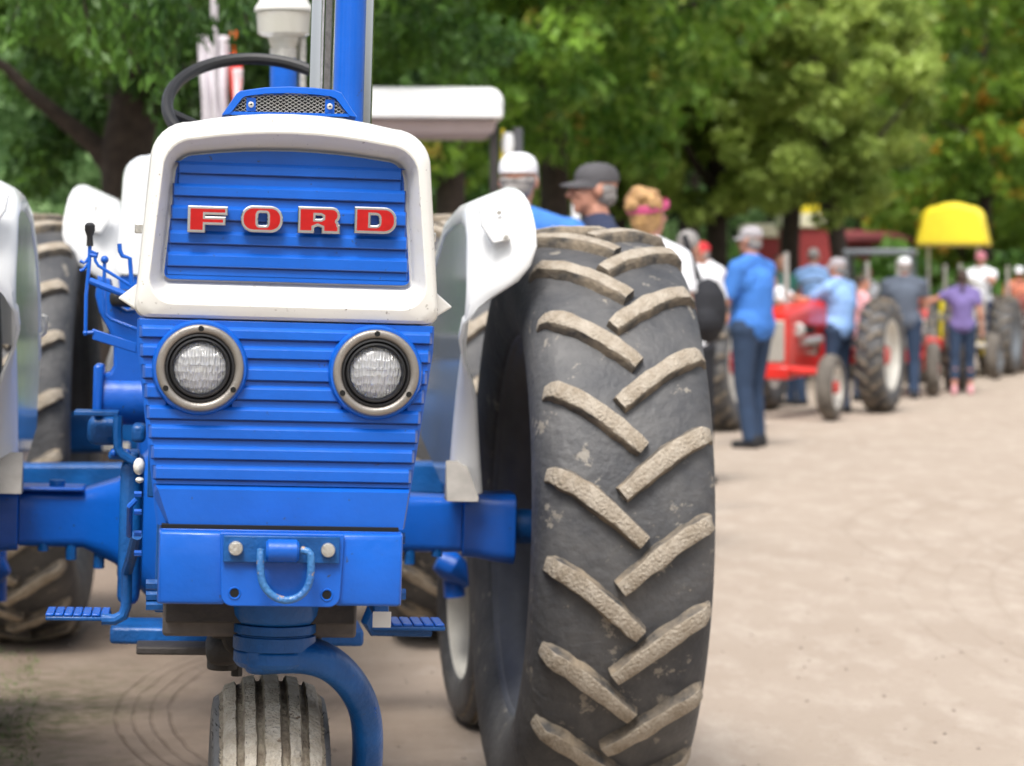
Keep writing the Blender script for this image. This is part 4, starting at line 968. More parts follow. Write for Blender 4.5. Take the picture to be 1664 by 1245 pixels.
# white post between the two men
p = ptx(936, 330, 14.5); o = MB().cyl((0,0,0),(0,0,HC+(470-316)/FP*14.5),.027,12).ob('post', M['whitegloss']); o.location = (p.x, 14.5, 0)
o = tag(o, 'slim white post standing between the two men behind the big tyre', 'post')

# ------------------------------------------------------------ flag by the steering wheel
FL = thing('flag', 'white flag with a red striped edge hanging on a pole, seen through the steering wheel', 'flag', tuple(ptx(348, 470, 13.0)*1.0), 0)
FL.location = (ptx(348,470,13.0).x, 13.0, 0)
MB().cyl((.0,0,0),(.0,0,3.1),.020,12).ob('pole', mat('pole_grey', (.45,.42,.44), .5), FL)
def cloth_sheet(x0, x1, z0, z1, m, name, amp=.035, k=5, taper=0, y=0):
    vs = []; fs = []; nx, nz = 28, 20
    for j in range(nz+1):
        for i in range(nx+1):
            u, v = i/nx, j/nz
            x = x0+(x1-x0)*u*(1-taper*v)+.01*math.sin(v*5+u*3); vs.append((x, y+amp*math.sin(u*k*2*PI+v*2)+.01*math.sin(v*9), z0+(z1-z0)*v))
    for j in range(nz):
        for i in range(nx): a = j*(nx+1)+i; fs.append((a, a+1, a+nx+2, a+nx+1))
    mb = MB(); mb.add(vs, fs); o = mb.ob(name, m, FL, smooth=180); s = o.modifiers.new('t', 'SOLIDIFY'); s.thickness = .004; return o
zf = lambda py: HC+(470-py)/FP*13
cloth_sheet(-.075, .085, zf(240), zf(58), cloth('flag_white', (.66,.62,.66), .08), 'white_cloth', .02, 3, .15)
cloth_sheet(.088, .145, zf(240), zf(88), cloth('flag_red', (.70,.04,.03), .1), 'red_stripe', .012, 1.5, .2)
cloth_sheet(.108, .140, zf(240), zf(112), cloth('flag_pale', (.72,.60,.62), .1), 'pale_stripe', .006, 1, .1, y=-.02)
cloth_sheet(.093, .108, zf(90), zf(50), cloth('tape_orange', (.75,.15,.03), .1), 'orange_tape', .004, 1)
# ------------------------------------------------------------ people
def cone(a, b, ra, rb, flat=False, seg=10):
    a, b = Vector(a), Vector(b); L_ = (b-a).length; pts = [a, b]; r = [ra, rb]
    return (a, b, ra, rb, flat)
def solid(mb, parts, seg=12):
    for p in parts:
        if p[0] == 'e': mb.ball(p[1], p[2], seg, m=p[3] if len(p) > 3 else None)
        else:
            a, b, ra, rb, flat = p; mb.tube([a, b], [ra, rb], seg)
            if not flat: mb.ball(a, ra*1.0, seg); mb.ball(b, rb*1.0, seg)
def blob(name, parts, m, parent, voxel, smooth_it=3):
    mb = MB(); solid(mb, parts); o = link(name, mb.mesh(name, m, None), parent)
    r = o.modifiers.new('r', 'REMESH'); r.mode = 'VOXEL'; r.voxel_size = voxel; r.use_smooth_shade = True
    s = o.modifiers.new('s', 'SMOOTH'); s.factor = .5; s.iterations = smooth_it
    return o
def person(label, loc, face, H=1.75, shirt='blue', legs='jean', cap=None, hair='grey', sleeve=.55, arms='down', stance=.0, sit=False, build=1.0, lean=0, look=0, shorts=False, woman=False, bun=False, band=None, skin='skin', group=None, hipdrop=0, detail=False, brim=0):
    """figure facing -y locally; face = heading (0 looks at the camera, 180 away)"""
    t = thing('person', label, 'person', loc, math.radians(face), group)
    k = H/1.775
    V_ = lambda x, y, z: Vector((x*k, y*k, z*k))
    sh_z, hip_z = 1.44, .93; w = build
    if sit: hip_z = .93
    hipL, hipR = V_(-.095*w,0,hip_z), V_(.095*w,0,hip_z)
    def rot(p, a=lean):
        q = p-V_(0,0,hip_z); c, s = math.cos(math.radians(a)), math.sin(math.radians(a)); return V_(0,0,hip_z)+Vector((q.x, q.y*c-q.z*s, q.y*s+q.z*c))
    shL, shR = rot(V_(-.19*w,0,sh_z-.02)), rot(V_(.19*w,0,sh_z-.02)); neck0, neck1 = rot(V_(0,.01,sh_z+.02)), rot(V_(0,-.01,1.56)); 
    lk = math.radians(look); Rl = Matrix.Rotation(lk, 3, 'Z')
    hc = rot(V_(0,-.02,1.643))
    def hp(x, y, z): return hc+Rl @ Vector((x*k, y*k, z*k))
    body = []
    # trunk
    body += [cone(rot(V_(0,0,1.0)), rot(V_(0,0,1.25)), .115*w*k, .135*w*k), cone(rot(V_(-.09*w,0,1.33)), rot(V_(.09*w,0,1.33)), .115*k, .115*k), cone(hipL+V_(0,0,.0), hipR+V_(0,0,.0), .092*k*w, .092*k*w),
             cone(rot(V_(-.11,0,1.42)), rot(V_(.11,0,1.42)), .07*k, .07*k), cone(neck0, neck1, .062*k, .054*k)]
    # head: skull, face, jaw, nose, ears, brow
    Rm = Rl.to_3x3()
    body += [('e', hp(0,.012,.03), (.075*k,.095*k,.09*k), Rm), ('e', hp(0,-.030,-.025), (.058*k,.062*k,.085*k), Rm), ('e', hp(0,-.065,-.082), (.030*k,.024*k,.022*k), Rm),
             cone(hp(0,-.092,.015), hp(0,-.112,-.022), .009*k, .0135*k), ('e', hp(.075,.012,-.005), (.010*k,.018*k,.030*k), Rm), ('e', hp(-.075,.012,-.005), (.010*k,.018*k,.030*k), Rm),
             cone(hp(-.03,-.083,.028), hp(.03,-.083,.028), .010*k, .010*k), cone(hp(-.018,-.092,-.052), hp(.018,-.092,-.052), .007*k, .007*k), ('e', hp(.035,-.07,-.015), (.02*k,.018*k,.02*k), Rm), ('e', hp(-.035,-.07,-.015), (.02*k,.018*k,.02*k), Rm)]
    # arms
    A = {}
    for s, S_ in ((-1, shL), (1, shR)):
        if arms == 'down' or (isinstance(arms, tuple) and arms[0 if s < 0 else 1] == 'down'): e = S_+V_(s*.06,.02,-.29); h = e+V_(s*.02,-.06,-.25)
        else:
            a_ = arms if isinstance(arms, str) else arms[0 if s < 0 else 1]
            if a_ == 'front': e = S_+V_(s*.05,-.08,-.27); h = e+V_(-s*.17,-.17,.03)
            elif a_ == 'reach': e = S_+V_(s*.03,-.24,-.14); h = e+V_(-s*.02,-.23,.04)
            elif a_ == 'fold': e = S_+V_(s*.07,-.04,-.28); h = e+V_(-s*.22,-.15,.08)
            elif a_ == 'hip': e = S_+V_(s*.17,.06,-.22); h = e+V_(-s*.14,-.07,-.14)
            elif a_ == 'up': e = S_+V_(s*.10,-.15,-.20); h = e+V_(-s*.06,-.12,.22)
            elif a_ == 'side': e = S_+V_(s*.22,-.04,-.10); h = e+V_(s*.20,-.10,.02)
        A[s] = (S_, e, h)
        d = (h-e).normalized(); pn = d.orthogonal().normalized(); pn = Vector((0,0,1)).cross(d).normalized() if abs(d.z) < .9 else Vector((0,1,0))
        body += [cone(S_, e, .052*k*w, .040*k), cone(e, h, .040*k, .027*k)]
        palm = h+d*.045*k; q = d.cross(pn).normalized()
        body += [cone(h, palm, .026*k, .030*k), cone(palm-pn*.018*k, palm+pn*.018*k, .022*k, .022*k)]
        for fi in range(4):
            o_ = (-.030+.020*fi)*k; L1 = (.040,.046,.043,.034)[fi]*k; b0 = palm+d*.02*k+pn*o_; b1 = b0+d*L1+q*.008*k; b2 = b1+(d*.8+q*.6).normalized()*L1*.8
            body += [cone(b0, b1, .0095*k, .0088*k), cone(b1, b2, .0088*k, .0075*k)]
        t0 = h+d*.02*k+pn*.02*k; t1 = t0+(pn*.8+d*.7).normalized()*.045*k; body += [cone(t0, t1, .012*k, .010*k), cone(t1, t1+d*.028*k, .010*k, .008*k)]
    # legs
    Lg = {}
    for s, hp_ in ((-1, hipL), (1, hipR)):
        if sit: kn = hp_+V_(s*.06,-.42,-.02); an = kn+V_(0,-.05,-.40)
        else:
            st = stance*s; kn = hp_+V_(s*.012,-.03+st*.6,-.44); an = V_(s*.115, st*1.0+.02, .085)
        Lg[s] = (hp_, kn, an)
        body += [cone(hp_, kn, .088*k*w, .058*k), cone(kn, kn.lerp(an,.35)+V_(0,.015,0), .056*k, .056*k), cone(kn.lerp(an,.35)+V_(0,.015,0), an, .056*k, .036*k), cone(an+V_(0,.03,-.045), an+V_(s*.02,-.13,-.055), .034*k, .026*k)]
    blob('body', body, M[skin], t, .0105, 2)
    # shirt
    sp = [cone(rot(V_(0,0,.93)), rot(V_(0,0,1.10)), .150*w*k, .152*w*k, True), cone(rot(V_(0,0,1.08)), rot(V_(0,0,1.28)), .150*w*k, .162*w*k), cone(rot(V_(-.09*w,0,1.33)), rot(V_(.09*w,0,1.33)), .128*k, .128*k),
          cone(rot(V_(-.02,.0,1.485)), rot(V_(-.155*w,0,1.425)), .070*k, .078*k), cone(rot(V_(.02,.0,1.485)), rot(V_(.155*w,0,1.425)), .070*k, .078*k), cone(rot(V_(-.05*w,0,.98)), rot(V_(.05*w,0,.98)), .145*k*w, .145*k*w), cone(rot(V_(0,0,1.44)), rot(V_(0,0,1.535)), .088*k, .068*k, True)]
    for s in (-1, 1):
        S_, e, h = A[s]
        if sleeve <= 1: sp.append(cone(S_, S_.lerp(e, sleeve), .070*k*w, .068*k, True)); sp.append(('e', S_, (.072*k*w,)*3))
        else: sp += [cone(S_, e, .066*k*w, .055*k), cone(e, e.lerp(h, sleeve-1), .055*k, .042*k, True)]
    so_ = blob('shirt', sp, CL[shirt], t, .012, 4)
    # trousers
    tp = [cone(hipL+V_(0,0,.01), hipR+V_(0,0,.01), .116*k*w, .116*k*w), cone(V_(0,0,.93), V_(0,0,1.01), .140*k*w, .138*k*w, True)]
    for s in (-1, 1):
        hp_, kn, an = Lg[s]
        tp += [cone(hp_, kn, .103*k*w, .076*k)]
        if shorts: pass
        else: tp += [cone(kn, an.lerp(kn, -.08 if not woman else .30), .074*k, .066*k, True)]
    blob('trousers', tp, CL[legs], t, .013, 4)
    for s in (-1, 1):
        hp_, kn, an = Lg[s]
        blob('shoe', [cone(an+V_(0,.045,-.05), an+V_(s*.02,-.13,-.058), .042*k, .036*k), cone(an+V_(0,.04,-.02), an+V_(0,.02,.02), .045*k, .042*k)], CL['shoe'] if not woman else CL['pink'], t, .010, 2)
    for s in (-1, 1): MB().ball(hp(s*.031,-.083,.010), (.011*k,.008*k,.007*k), 8).ob('eye', M['hole'], t)
    # hair
    hr = [('e', hp(0,.022,.042 if not cap else .012), (.080*k,.094*k,.086*k), Rm)] if not cap else [('e', hp(0,.030,.004), (.0785*k,.074*k,.050*k), Rm), ('e', hp(0,.045,-.03), (.066*k,.058*k,.045*k), Rm)]
    if woman: hr += [('e', hp(0,.035,.0), (.084*k,.085*k,.10*k), Rm)]
    if bun: hr += [('e', hp(.0,.05,.085), (.082*k,.066*k,.052*k), Rm), ('e', hp(.03,.03,.09), (.07*k,.06*k,.045*k), Rm), ('e', hp(-.05,.05,.10), (.035*k,.035*k,.03*k), Rm), ('e', hp(.02,.07,.115), (.045*k,.035*k,.030*k), Rm)]
    if bun:
        r9 = random.Random(4)
        for _ in range(26): a9 = r9.uniform(0, 2*PI); e9 = r9.uniform(-.3, 1.1); q9 = .085; hr.append(('e', hp(q9*math.cos(a9)*math.cos(e9), .045+q9*abs(math.sin(a9))*math.cos(e9)*.9, .05+.075*math.sin(e9)), (.024*k,.022*k,.020*k), Rm))
    if woman and not bun: hr += [cone(hp(0,.10,.02), hp(0,.13,-.20), .038*k, .018*k)]
    # keep hair off the face by pushing it back
    blob('hair', hr, HAIR[hair], t, .009, 1)
    if band:
        MB().lathe([(-.020*k,.104*k),(.0,.110*k),(.022*k,.104*k)], 28, (0,0,0), 'z').ob('headband', CL[band], t).matrix_local = Matrix.Translation(hp(0,.020,.045)) @ Matrix.Rotation(math.radians(-14), 4, 'X')
    if cap:
        c_ = MB()
        rings = []
        for (zz, f) in ((.034,.97),(.055,.99),(.08,.93),(.102,.76),(.117,.45),(.121,.08)):
            rings.append([hp(.081*f*math.cos(a), .014+.100*f*math.sin(a), zz) for a in [2*PI*i/28 for i in range(28)]])
        c_.loft(rings, cap=(False, True)); co_ = c_.ob('cap', CL[cap], t, smooth=180)
        b_ = MB(); sg = 1
        top = []; 
        for i in range(13):
            a = PI+PI*i/12; x = .078*math.cos(a); y0 = .012+.098*math.sin(a); y1 = y0-.078*math.sin(-a) if False else .012+.098*math.sin(a)-.062*abs(math.sin(a))**.6
            top.append((x, y0, y1))
        vs = []; 
        for x, y0, y1 in top: vs += [hp(x, y0, .040), hp(x*.97, y1, .024-.012*abs(x)/.078), hp(x, y0, .034), hp(x*.97, y1, .019-.012*abs(x)/.078)]
        fs = []
        for i in range(12): a = i*4; fs += [(a,a+1,a+5,a+4),(a+2,a+6,a+7,a+3),(a+1,a+3,a+7,a+5)]
        b_.add(vs, fs); b_.ob('brim', CL[cap], co_, smooth=60)
    return t
def stand(px, head, feet=None, Y=None, H=None):
    """ground position from the feet row, height from the head row"""
    if Y is None: Y = FP*HC/(feet-470)
    x = (px-832)/FP*Y; Ht = HC+(470-head)/FP*Y
    return (x, Y, 0), Ht
def put(px, head, label, face, feet=None, Y=None, **kw):
    loc, Ht = stand(px, head, feet, Y); return person(label, loc, face, H=Ht, **kw)
put(842, 243, 'grey-haired man in white cap and royal blue T-shirt with white print', 168, Y=11.6, shirt='blue', cap='white', hair='grey', build=1.12, arms='down')
PM = [o for o in bpy.data.objects if o.get('category') == 'person'][0]; SHm = [o for o in PM.children if o.name.startswith('shirt')][0]
pr = MB()
def bar(px0, py0, px1, py1):
    n = 6
    for i in range(n):
        for j in range(n):
            q4 = [ptx(px0+(px1-px0)*(i+a)/n, py0+(py1-py0)*(j+b)/n, 11.25) for a, b in ((0,0),(1,0),(1,1),(0,1))]; pr.add(q4, [(0,1,2,3)])
bar(856,343,900,346); bar(856,352,874,357); bar(880,352,897,357); bar(856,361,898,380); bar(898,343,901,382)
me = pr.mesh('shirt_print', CL['white'], None); po = link('shirt_print', me); dg_ = bpy.context.evaluated_depsgraph_get()
me.transform(PM.matrix_basis.inverted()); po.parent = PM
sw_ = po.modifiers.new('w', 'SHRINKWRAP'); sw_.target = SHm; sw_.wrap_method = 'NEAREST_SURFACEPOINT'; sw_.offset = .004; sw_.wrap_mode = 'ABOVE_SURFACE'

put(972, 260, 'man in charcoal cap and navy T-shirt in profile, above the big tyre', -82, Y=12.2, shirt='navy', cap='cap_dark', hair='grey', build=1.12, arms='fold')
put(1052, 306, 'woman with a blond bun and pink headband behind the big tyre', 145, Y=12.9, shirt='white', woman=True, bun=True, hair='blond', band='band', arms=('down','hip'), build=.95)
put(1118, 372, 'person in white top standing close behind the blond woman', 150, Y=17.5, shirt='white', legs='black', hair='grey', arms='front')
put(1222, 365, 'man in grey cap, royal blue polo and jeans standing with folded arms', -128, feet=727, shirt='blue', cap='cap_grey', arms='front', sleeve=.85, build=1.12, stance=.04)
put(1362, 417, 'man in pale blue shirt and cap leaning an arm on the bright red tractor', -128, feet=672, shirt='ltblue', cap='cap_grey', arms=('down','reach'), sleeve=.8, build=1.2)
put(1470, 416, 'man in grey T-shirt and white cap walking away between the red tractors', 165, feet=648, shirt='grey', cap='white', arms='front', build=1.12)
put(1564, 436, 'woman with brown ponytail in purple top and cropped jeans walking away', 172, feet=641, shirt='purple', woman=True, hair='brown', arms=('down','side'), stance=.10)
def bx(label, px, head, Y, face, **kw): return put(px, head, label, face, Y=Y, **kw)
bx('person in white shirt and red cap bending beside the lugged wheel', 1190, 376, 27.5, -70, shirt='white', cap='cap_red', lean=28, arms='reach')
bx('person in pale plaid shirt bent over the hood of the bright red tractor', 1292, 425, 29.5, -60, shirt='white', cap='cap_dark', lean=30, arms='reach')
bx('person in light blue top standing behind the bright red tractor under the trees', 1322, 402, 37, 160, shirt='ltblue', hair='grey')
bx('person in dark clothes at the far side of the bright red tractor', 1268, 412, 35, 20, shirt='green', hair='brown')
person('driver in pink cap and white shirt sitting high on the old tractor at right', ((1594-832)/FP*39.9, 39.9, .16), -22, H=1.80, shirt='white', cap='pinkcap', legs='navy', arms='reach', sit=True)
bx('person in orange shirt at the right edge beside the rusty tractor', 1656, 432, 43, 0, shirt='orange', cap='white')
bx('person in white shirt seen past the grey cab frame', 1408, 432, 44, 30, shirt='white', hair='grey')
0 and bx('person in red top far back under the trees, left of the shaded trunk', 1242, 385, 45, 0, shirt='cap_red', hair='brown')
bx('person with pink sleeve between the pale blue shirt and the grey tractor', 1400, 446, 30.5, 100, shirt='pink', hair='brown')
# black bag beside the blond woman
p = ptx(1150, 505, 15.0)
bag = thing('backpack', 'black backpack hanging at the side of the person in white behind the tyre', 'backpack', tuple(p))
blob('bag_body', [('e', Vector((0,0,0)), (.12,.10,.20)), ('e', Vector((-.01,-.04,-.06)), (.09,.09,.10))], CL['black'], bag, .012, 3)
MB().tube([(-.05,0,.18),(-.10,-.02,.32),(-.14,0,.45)], .018, 8).ob('strap', CL['black'], bag)
# ------------------------------------------------------------ buildings and stand
def barn(name, label, cat, x0, x1, y, d, h, roofh, m, trim):
    t = thing(name, label, cat, ((x0+x1)/2, y, 0)); w = (x1-x0)/2
    wl = MB().box(-w, w, 0, d, 0, h).ob('wall', m, t)
    n = int(2*w/.30)
    bm_ = MB().box(-.135,.135,-.02,-.001,0,h).mesh('board', m, 0)
    for i in range(n): o = link('board', bm_, wl); o.location = (-w+.15+i*.30, 0, 0)
    MB().add([(-w-.3,-.4,h-.05),(w+.3,-.4,h-.05),(w+.3,d/2,h+roofh),(-w-.3,d/2,h+roofh),(w+.3,d+.4,h-.05),(-w-.3,d+.4,h-.05),(-w-.3,-.4,h+.05),(w+.3,-.4,h+.05),(w+.3,d/2,h+roofh+.1),(-w-.3,d/2,h+roofh+.1)], [(0,1,2,3),(3,2,4,5),(6,7,8,9),(0,1,7,6),(9,8,4,5)]).ob('roof', trim, t, smooth=0)
    MB().box(-w*.35,w*.25,-.05,-.022,0,h*.75).ob('door', trim, t)
    return t
M['barn'] = mat('barn_red', (.22,.035,.04), .8, var=.4, nscale=2)
M['roofgrey'] = mat('roof_grey', (.16,.15,.15), .7, var=.3)
barn('barn', 'dark red board barn far away under the trees', 'barn', (1372-832)/FP*70, (1464-832)/FP*70, 70, 9, 2.7, .3, M['barn'], M['barn'])
SD = thing('food_stand', 'red stand with cream valance and yellow top under the trees', 'stand', ((1318-832)/FP*52, 52, 0))
M['standred'] = mat('faded_stand_red', (.30,.03,.03), .6, var=.3)
MB().box(-.55,.55,0,1.2,0,2.62).ob('wall', M['standred'], SD, .02); MB().box(-.62,.62,-.1,1.3,2.62,2.92).ob('valance', mat('cream_valance', (.8,.75,.55), .6), SD, .04)
MB().loft([rr(.58,.58,3.2,2.92,.1,.02,-.1), rr(.5,.56,3.55,2.92,.2,.02,.5), rr(.58,.58,3.2,2.92,.1,.02,1.3)]).ob('awning', M['yellow'], SD)
SH = thing('food_stand', 'small red and cream stand between the two dark tree trunks, behind the grey-capped man', 'stand', ((1250-832)/FP*56, 56, 0))
MB().box(-.5,.5,0,1.2,0,2.5).ob('wall', M['standred'], SH, .02); MB().box(-.56,.56,-.08,1.3,2.5,2.8).ob('valance', mat('cream_valance2', (.75,.68,.5), .6), SH, .04)
# ------------------------------------------------------------ trees
def leaf_mat(name, c1, c2, c3=None, f3=.0, tr=.35):
    m = bpy.data.materials.new(name); m.use_nodes = True; N = m.node_tree.nodes; L = m.node_tree.links
    b = N['Principled BSDF']; b.inputs['Roughness'].default_value = .5; b.inputs['Specular IOR Level'].default_value = .35
    g = N.new('ShaderNodeNewGeometry'); n = N.new('ShaderNodeTexNoise'); n.inputs['Scale'].default_value = .9; n.inputs['Detail'].default_value = 4; L.new(g.outputs['Position'], n.inputs['Vector'])
    ad = N.new('ShaderNodeMath'); ad.operation = 'ADD'; mr = N.new('ShaderNodeMapRange'); mr.inputs[1].default_value = .35; mr.inputs[2].default_value = .65; L.new(n.outputs[0], mr.inputs[0])
    r2 = N.new('ShaderNodeMath'); r2.operation = 'MULTIPLY_ADD'; r2.inputs[1].default_value = .7; r2.inputs[2].default_value = -.35; L.new(g.outputs['Random Per Island'], r2.inputs[0])
    L.new(mr.outputs[0], ad.inputs[0]); L.new(r2.outputs[0], ad.inputs[1])
    mx = N.new('ShaderNodeMix'); mx.data_type = 'RGBA'; mx.clamp_factor = True; L.new(ad.outputs[0], mx.inputs[0]); mx.inputs[6].default_value = (*c1,1); mx.inputs[7].default_value = (*c2,1); out = mx.outputs[2]
    if c3:
        n2 = N.new('ShaderNodeTexNoise'); n2.inputs['Scale'].default_value = 1.6; n2.inputs['Detail'].default_value = 3; L.new(g.outputs['Position'], n2.inputs['Vector'])
        m2 = N.new('ShaderNodeMapRange'); m2.inputs[1].default_value = 1-f3; m2.inputs[2].default_value = 1-f3+.06; L.new(n2.outputs[0], m2.inputs[0])
        x2 = N.new('ShaderNodeMix'); x2.data_type = 'RGBA'; L.new(m2.outputs[0], x2.inputs[0]); L.new(out, x2.inputs[6]); x2.inputs[7].default_value = (*c3,1); out = x2.outputs[2]
    L.new(out, b.inputs['Base Color'])
    t = N.new('ShaderNodeBsdfTranslucent'); L.new(out, t.inputs['Color']); ms = N.new('ShaderNodeMixShader'); ms.inputs[0].default_value = tr
    o = [x for x in N if x.type == 'OUTPUT_MATERIAL'][0]; L.new(b.outputs[0], ms.inputs[1]); L.new(t.outputs[0], ms.inputs[2]); L.new(ms.outputs[0], o.inputs['Surface'])
    return m
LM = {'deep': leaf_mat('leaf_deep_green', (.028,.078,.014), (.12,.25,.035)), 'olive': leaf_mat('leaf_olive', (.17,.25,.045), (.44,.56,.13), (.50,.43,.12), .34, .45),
      'mid': leaf_mat('leaf_mid_green', (.055,.14,.016), (.24,.41,.050), (.38,.30,.05), .36), 'lime': leaf_mat('leaf_yellow_green', (.10,.19,.02), (.26,.40,.05), (.50,.30,.03), .40, .45),
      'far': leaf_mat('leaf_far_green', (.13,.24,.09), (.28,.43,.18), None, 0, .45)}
def leaf_cloud(name, clusters, n, size, m, parent, droop=.3, asp=2.2):
    """clusters: list of (centre, radius); leaves mostly near the cluster surface"""
    C_ = np.array([c for c, r in clusters]); R_ = np.array([r if hasattr(r, '__len__') else (r,)*3 for c, r in clusters])
    wgt = (R_.prod(1))**(2/3); wgt /= wgt.sum()
    idx = rng.choice(len(C_), n, p=wgt)
    d = rng.normal(size=(n,3)); d /= np.linalg.norm(d, axis=1)[:,None]; rad = rng.uniform(.45, 1.08, n)**.6
    P = C_[idx]+d*R_[idx]*rad[:,None]
    u = rng.normal(size=(n,3)); u[:,2] -= droop*2; u /= np.linalg.norm(u, axis=1)[:,None]
    q = rng.normal(size=(n,3))*.6+d; w = np.cross(u, q); w /= np.linalg.norm(w, axis=1)[:,None]+1e-9
    s = size*rng.uniform(.6, 1.4, n)[:,None]
    V_ = np.stack([P-u*s*asp*.5, P+w*s*.5, P+u*s*asp*.5, P-w*s*.5], 1).reshape(-1, 3)
    me = bpy.data.meshes.new(name); me.vertices.add(4*n); me.vertices.foreach_set('co', V_.astype(np.float32).ravel())
    me.loops.add(4*n); me.loops.foreach_set('vertex_index', np.arange(4*n, dtype=np.int32)); me.polygons.add(n)
    me.polygons.foreach_set('loop_start', np.arange(0, 4*n, 4, dtype=np.int32)); me.update(calc_edges=True); me.materials.append(m)
    return link(name, me, parent)
def tree(label, x, y, h, r, zlow, m, n=14000, leaf=.10, trunk=.22, ncl=46, lean=(0,0), group='trees behind the tractors', limbs=6, shape=1.0, seed=1, name='tree', zmax=None):
    rg = random.Random(seed); t = thing(name, label, 'tree', (x, y, 0), 0, group)
    zt_ = zlow+.9; tb = MB(); P = [(0,0,-.1),(.03,0,.3),(lean[0]*.4,lean[1]*.4,zt_*.6),(lean[0],lean[1],zt_+.6),(lean[0]*1.2,lean[1],h*.75)]
    tb.tube(P, [trunk*1.5,trunk*1.05,trunk*.9,trunk*.8,trunk*.15], 12)
    for i in range(limbs):
        a = 2*PI*i/limbs+rg.uniform(-.4,.4); z0 = rg.uniform(zt_*.8, zt_+1.2); e = Vector((r*.75*math.cos(a), r*.75*math.sin(a), z0+rg.uniform(.3, 2.0)))
        s0 = Vector((lean[0]*.9, lean[1]*.9, z0)); mdd = s0.lerp(e,.5)+Vector((0,0,-.15)); tb.tube([s0, mdd, e], [trunk*.5, trunk*.33, trunk*.08], 8)
    tb.ob('trunk', M['bark'], t)
    cl = []; hz = (h-zlow)/2; cz = zlow+hz
    for i in range(int(ncl*2.3)):
        while True:
            q = Vector((rg.uniform(-1,1), rg.uniform(-1,1), rg.uniform(-1,1)))
            if .35 < q.length < 1: break
        zz = q.z; tp = 1.0-.35*max(0, zz)*shape
        c = (q.x*r*tp+lean[0], q.y*r*tp+lean[1], cz+zz*hz); rr_ = r*rg.uniform(.10, .22)
        cl.append((c, (rr_*1.15, rr_*1.15, rr_*.75)))
    leaf_cloud('crown', cl, n, leaf, m, t)
    return t
X = lambda px, Y: (px-832)/FP*Y
# big tree at left, forked trunk, crown hanging low
t = thing('tree', 'big dark-trunked tree at left with forked limb and low hanging leaves', 'tree', (X(208,19), 19, 0))
tb = MB(); s_ = FP/19
q = lambda px, py, y=0: ((px-208)/s_, y, HC+(470-py)/s_)
tb.tube([(.05,0,-.1),(0,0,.4),q(205,420),q(205,330),q(205,250),q(216,190),q(240,120),q(270,20),q(300,-120)], [.36,.24,.19,.18,.20,.19,.17,.14,.08], 14)
tb.tube([q(200,290),q(178,262),q(150,232),q(110,200),q(75,172),q(48,150),q(10,110),q(-80,60)], [.13,.10,.075,.065,.058,.05,.04,.03], 10)
tb.tube([q(230,150),q(300,110,.5),q(380,60,1),q(470,0,1.4)], [.12,.09,.07,.04], 8)
tb.tube([q(215,190),q(140,100,.8),q(60,10,1.5)], [.12,.10,.06], 8)
tb.ob('trunk', M['bark'], t)
rg = random.Random(3); cl = []
for i in range(96):
    px = rg.uniform(-120, 760); y = rg.uniform(-3.0, 3.5)
    low = 110 if px < 180 else (195 if px < 330 else 150)
    if 120 < px < 250: low = 130
    py = low-abs(rg.gauss(0, 150))-35
    if 235 < px < 520 and py > 40 and y < 0: y = abs(y)
    cl.append((q(px, py, y), (rg.uniform(.25,.55), rg.uniform(.3,.6), rg.uniform(.16,.34))))
for (px, py) in ((10,215),(60,190),(95,175),(5,262)): cl.append((q(px,py,1.5), (.28,.3,.22)))
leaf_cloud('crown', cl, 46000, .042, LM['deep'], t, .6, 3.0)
# nearer hanging twigs at the left of the steering wheel
t = thing('tree_branch', 'sharper drooping leafy branch hanging at upper left, left of the steering wheel', 'branch', tuple(ptx(150, -60, 11.5)))
def qq(px, py, y=0): v = ptx(px, py, 11.5)-ptx(150, -60, 11.5); return (v.x, y, v.z)
cl = []
for (a, b, c) in (((150,-60),(185,30),(228,120)),((120,-80),(140,20),(150,90)),((230,-60),(250,20),(262,70)),((150,-60),(245,60),(268,160)),((60,-60),(30,10),(10,60)),((300,-80),(300,-10),(318,40)),((390,-80),(395,-20),(400,40))):
    MB().tube([qq(*a), qq(*b), qq(*c)], [.012,.009,.003], 5).ob('twig', M['bark'], t)
    for k in range(10):
        f = k/9; p = Vector(qq(*a)).lerp(Vector(qq(*b)), f*2) if f < .5 else Vector(qq(*b)).lerp(Vector(qq(*c)), f*2-1)
        cl.append((tuple(p+Vector((rg.uniform(-.04,.04),rg.uniform(-.3,.3),-.03))), (.075,.10,.085)))
leaf_cloud('leaves', cl, 1900, .024, LM['deep'], t, 1.0, 2.8)
# trees of the middle distance
tree('dark green tree with dense crown above the grey-capped man in navy', X(905,31), 33, 9.5, 3.3, 2.9, LM['mid'], 26000, .085, .22, 60, seed=2)
tree('dark green broad tree behind the white canopy tractor', X(720,26), 29, 9.0, 2.5, 2.7, LM['mid'], 26000, .08, .2, 60, seed=3)
tree('shaded tree left of centre behind the exhaust stack', X(520,30), 36, 10, 2.5, 2.4, LM['mid'], 22000, .09, .2, 50, seed=4)
tree('olive green tree with skirted crown and thick dark trunk beside the red caps', X(1163,40), 40, 8.6, 2.1, 2.15, LM['olive'], 30000, .075, .20, 70, seed=5, lean=(.02,0))
tree('light olive tree whose crown edge reaches the yellow canopy', X(1385,38), 38, 7.2, 1.65, 2.35, LM['olive'], 24000, .07, .15, 56, seed=6, lean=(-.5,0))
tree('olive tree with split trunk between the two dark trunks', X(1278,43), 43, 8.4, 2.2, 2.45, LM['olive'], 26000, .08, .18, 60, seed=7, lean=(.15,0))
tree('mid green tree behind the blond woman', X(1020,36), 40, 8.6, 2.3, 2.3, LM['olive'], 24000, .08, .2, 56, seed=8)
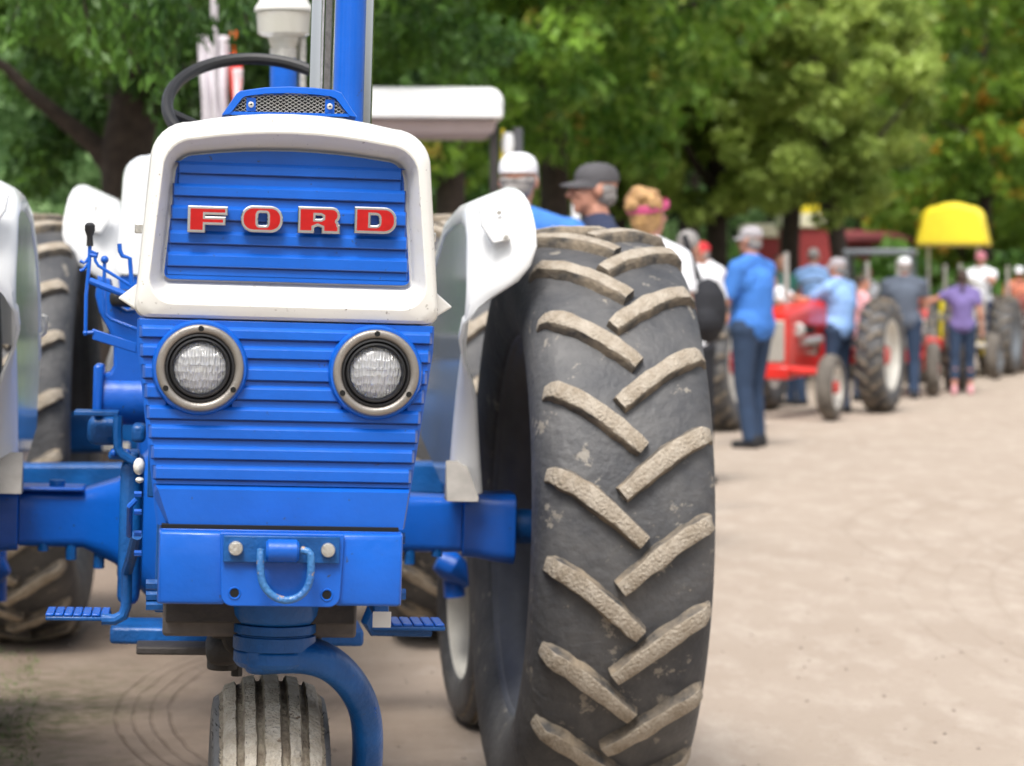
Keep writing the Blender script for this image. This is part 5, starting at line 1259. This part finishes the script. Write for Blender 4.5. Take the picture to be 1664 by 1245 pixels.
tree('tall green tree rising behind the olive crowns', X(1130,50), 52, 13, 4.2, 4.6, LM['mid'], 24000, .11, .25, 56, seed=9)
tree('tall dark tree behind the middle of the row', X(900,50), 50, 13, 4.2, 2.6, LM['deep'], 24000, .11, .25, 56, seed=10)
for i, (px, Y, h, r, zl, mm, lb) in enumerate(((1600,66,13,3.6,3.2,'lime','yellow-green tree with orange patches at the right edge'),(1500,80,15,5,3.4,'lime','tall yellow-green tree far behind the yellow canopy'),(1700,60,12,3.5,2.6,'lime','yellow-green tree cut by the right edge of the photo'),
      (1400,84,17,5.5,3.5,'far','distant green tree above the red barn'),(1250,84,17,5.5,3,'far','distant green tree between the dark trunks'),(1560,74,6,2.6,1.4,'lime','low yellow-green bushy tree behind the yellow canopy'),(1660,78,7,3.4,1.2,'lime','low green tree far off at the right edge'),
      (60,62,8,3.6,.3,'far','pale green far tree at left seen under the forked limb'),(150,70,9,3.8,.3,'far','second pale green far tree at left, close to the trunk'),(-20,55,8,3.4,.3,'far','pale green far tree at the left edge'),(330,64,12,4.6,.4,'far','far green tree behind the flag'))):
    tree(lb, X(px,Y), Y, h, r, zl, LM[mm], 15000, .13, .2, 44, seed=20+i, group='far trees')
# woods closing the view
for (x0, x1, y, h, mm, lb) in ((-60, 14, 96, 15, 'far', 'mass of woodland closing the view behind everything'),):
    cl = []
    for i in range(420):
        x = rg.uniform(-45, 40); cl.append(((x, 94+rg.uniform(-3,5), rg.uniform(.5, 19)), (rg.uniform(1.2,2.4), 1.6, rg.uniform(1,1.9))))
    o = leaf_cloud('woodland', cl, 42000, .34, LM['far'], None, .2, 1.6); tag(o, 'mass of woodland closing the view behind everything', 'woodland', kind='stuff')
    bk = MB(); bk.box(-60, 60, 101, 103, 0, 17); 
    o = bk.ob('hillside', mat('shaded_woodland_slope', (.02,.04,.012), .9, var=.5, nscale=.4), smooth=0); tag(o, kind='structure')
# hedge of low shrubs under the middle trees
cl = []
for i in range(90): cl.append(((rg.uniform(-11, 12), 60+rg.uniform(-2,2), rg.uniform(.2,1.9)), (rg.uniform(.5,1), .6, rg.uniform(.4,.7))))
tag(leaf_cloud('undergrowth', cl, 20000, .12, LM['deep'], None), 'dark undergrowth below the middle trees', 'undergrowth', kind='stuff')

# unseen trees added behind the photographer to reflect in chrome, lamps and paint
for i, (x, y, h, r) in enumerate(((-14,-16,12,5.5),(-4,-21,13,5.5),(7,-19,11,5),(17,-14,12,5.5),(-22,-4,12,5.5))):
    tree(('broad green tree added unseen behind the photographer for reflections', 'tall green tree added unseen straight behind the photographer for reflections', 'smallest green tree added unseen behind the photographer for reflections', 'green tree added unseen for reflections, farthest to the right', 'green tree added unseen for reflections, farthest to the left')[i], x, y, h, r, 2.2, LM['mid'], 7000, .26, .25, 40, seed=50+i, group='unseen trees added for reflections')
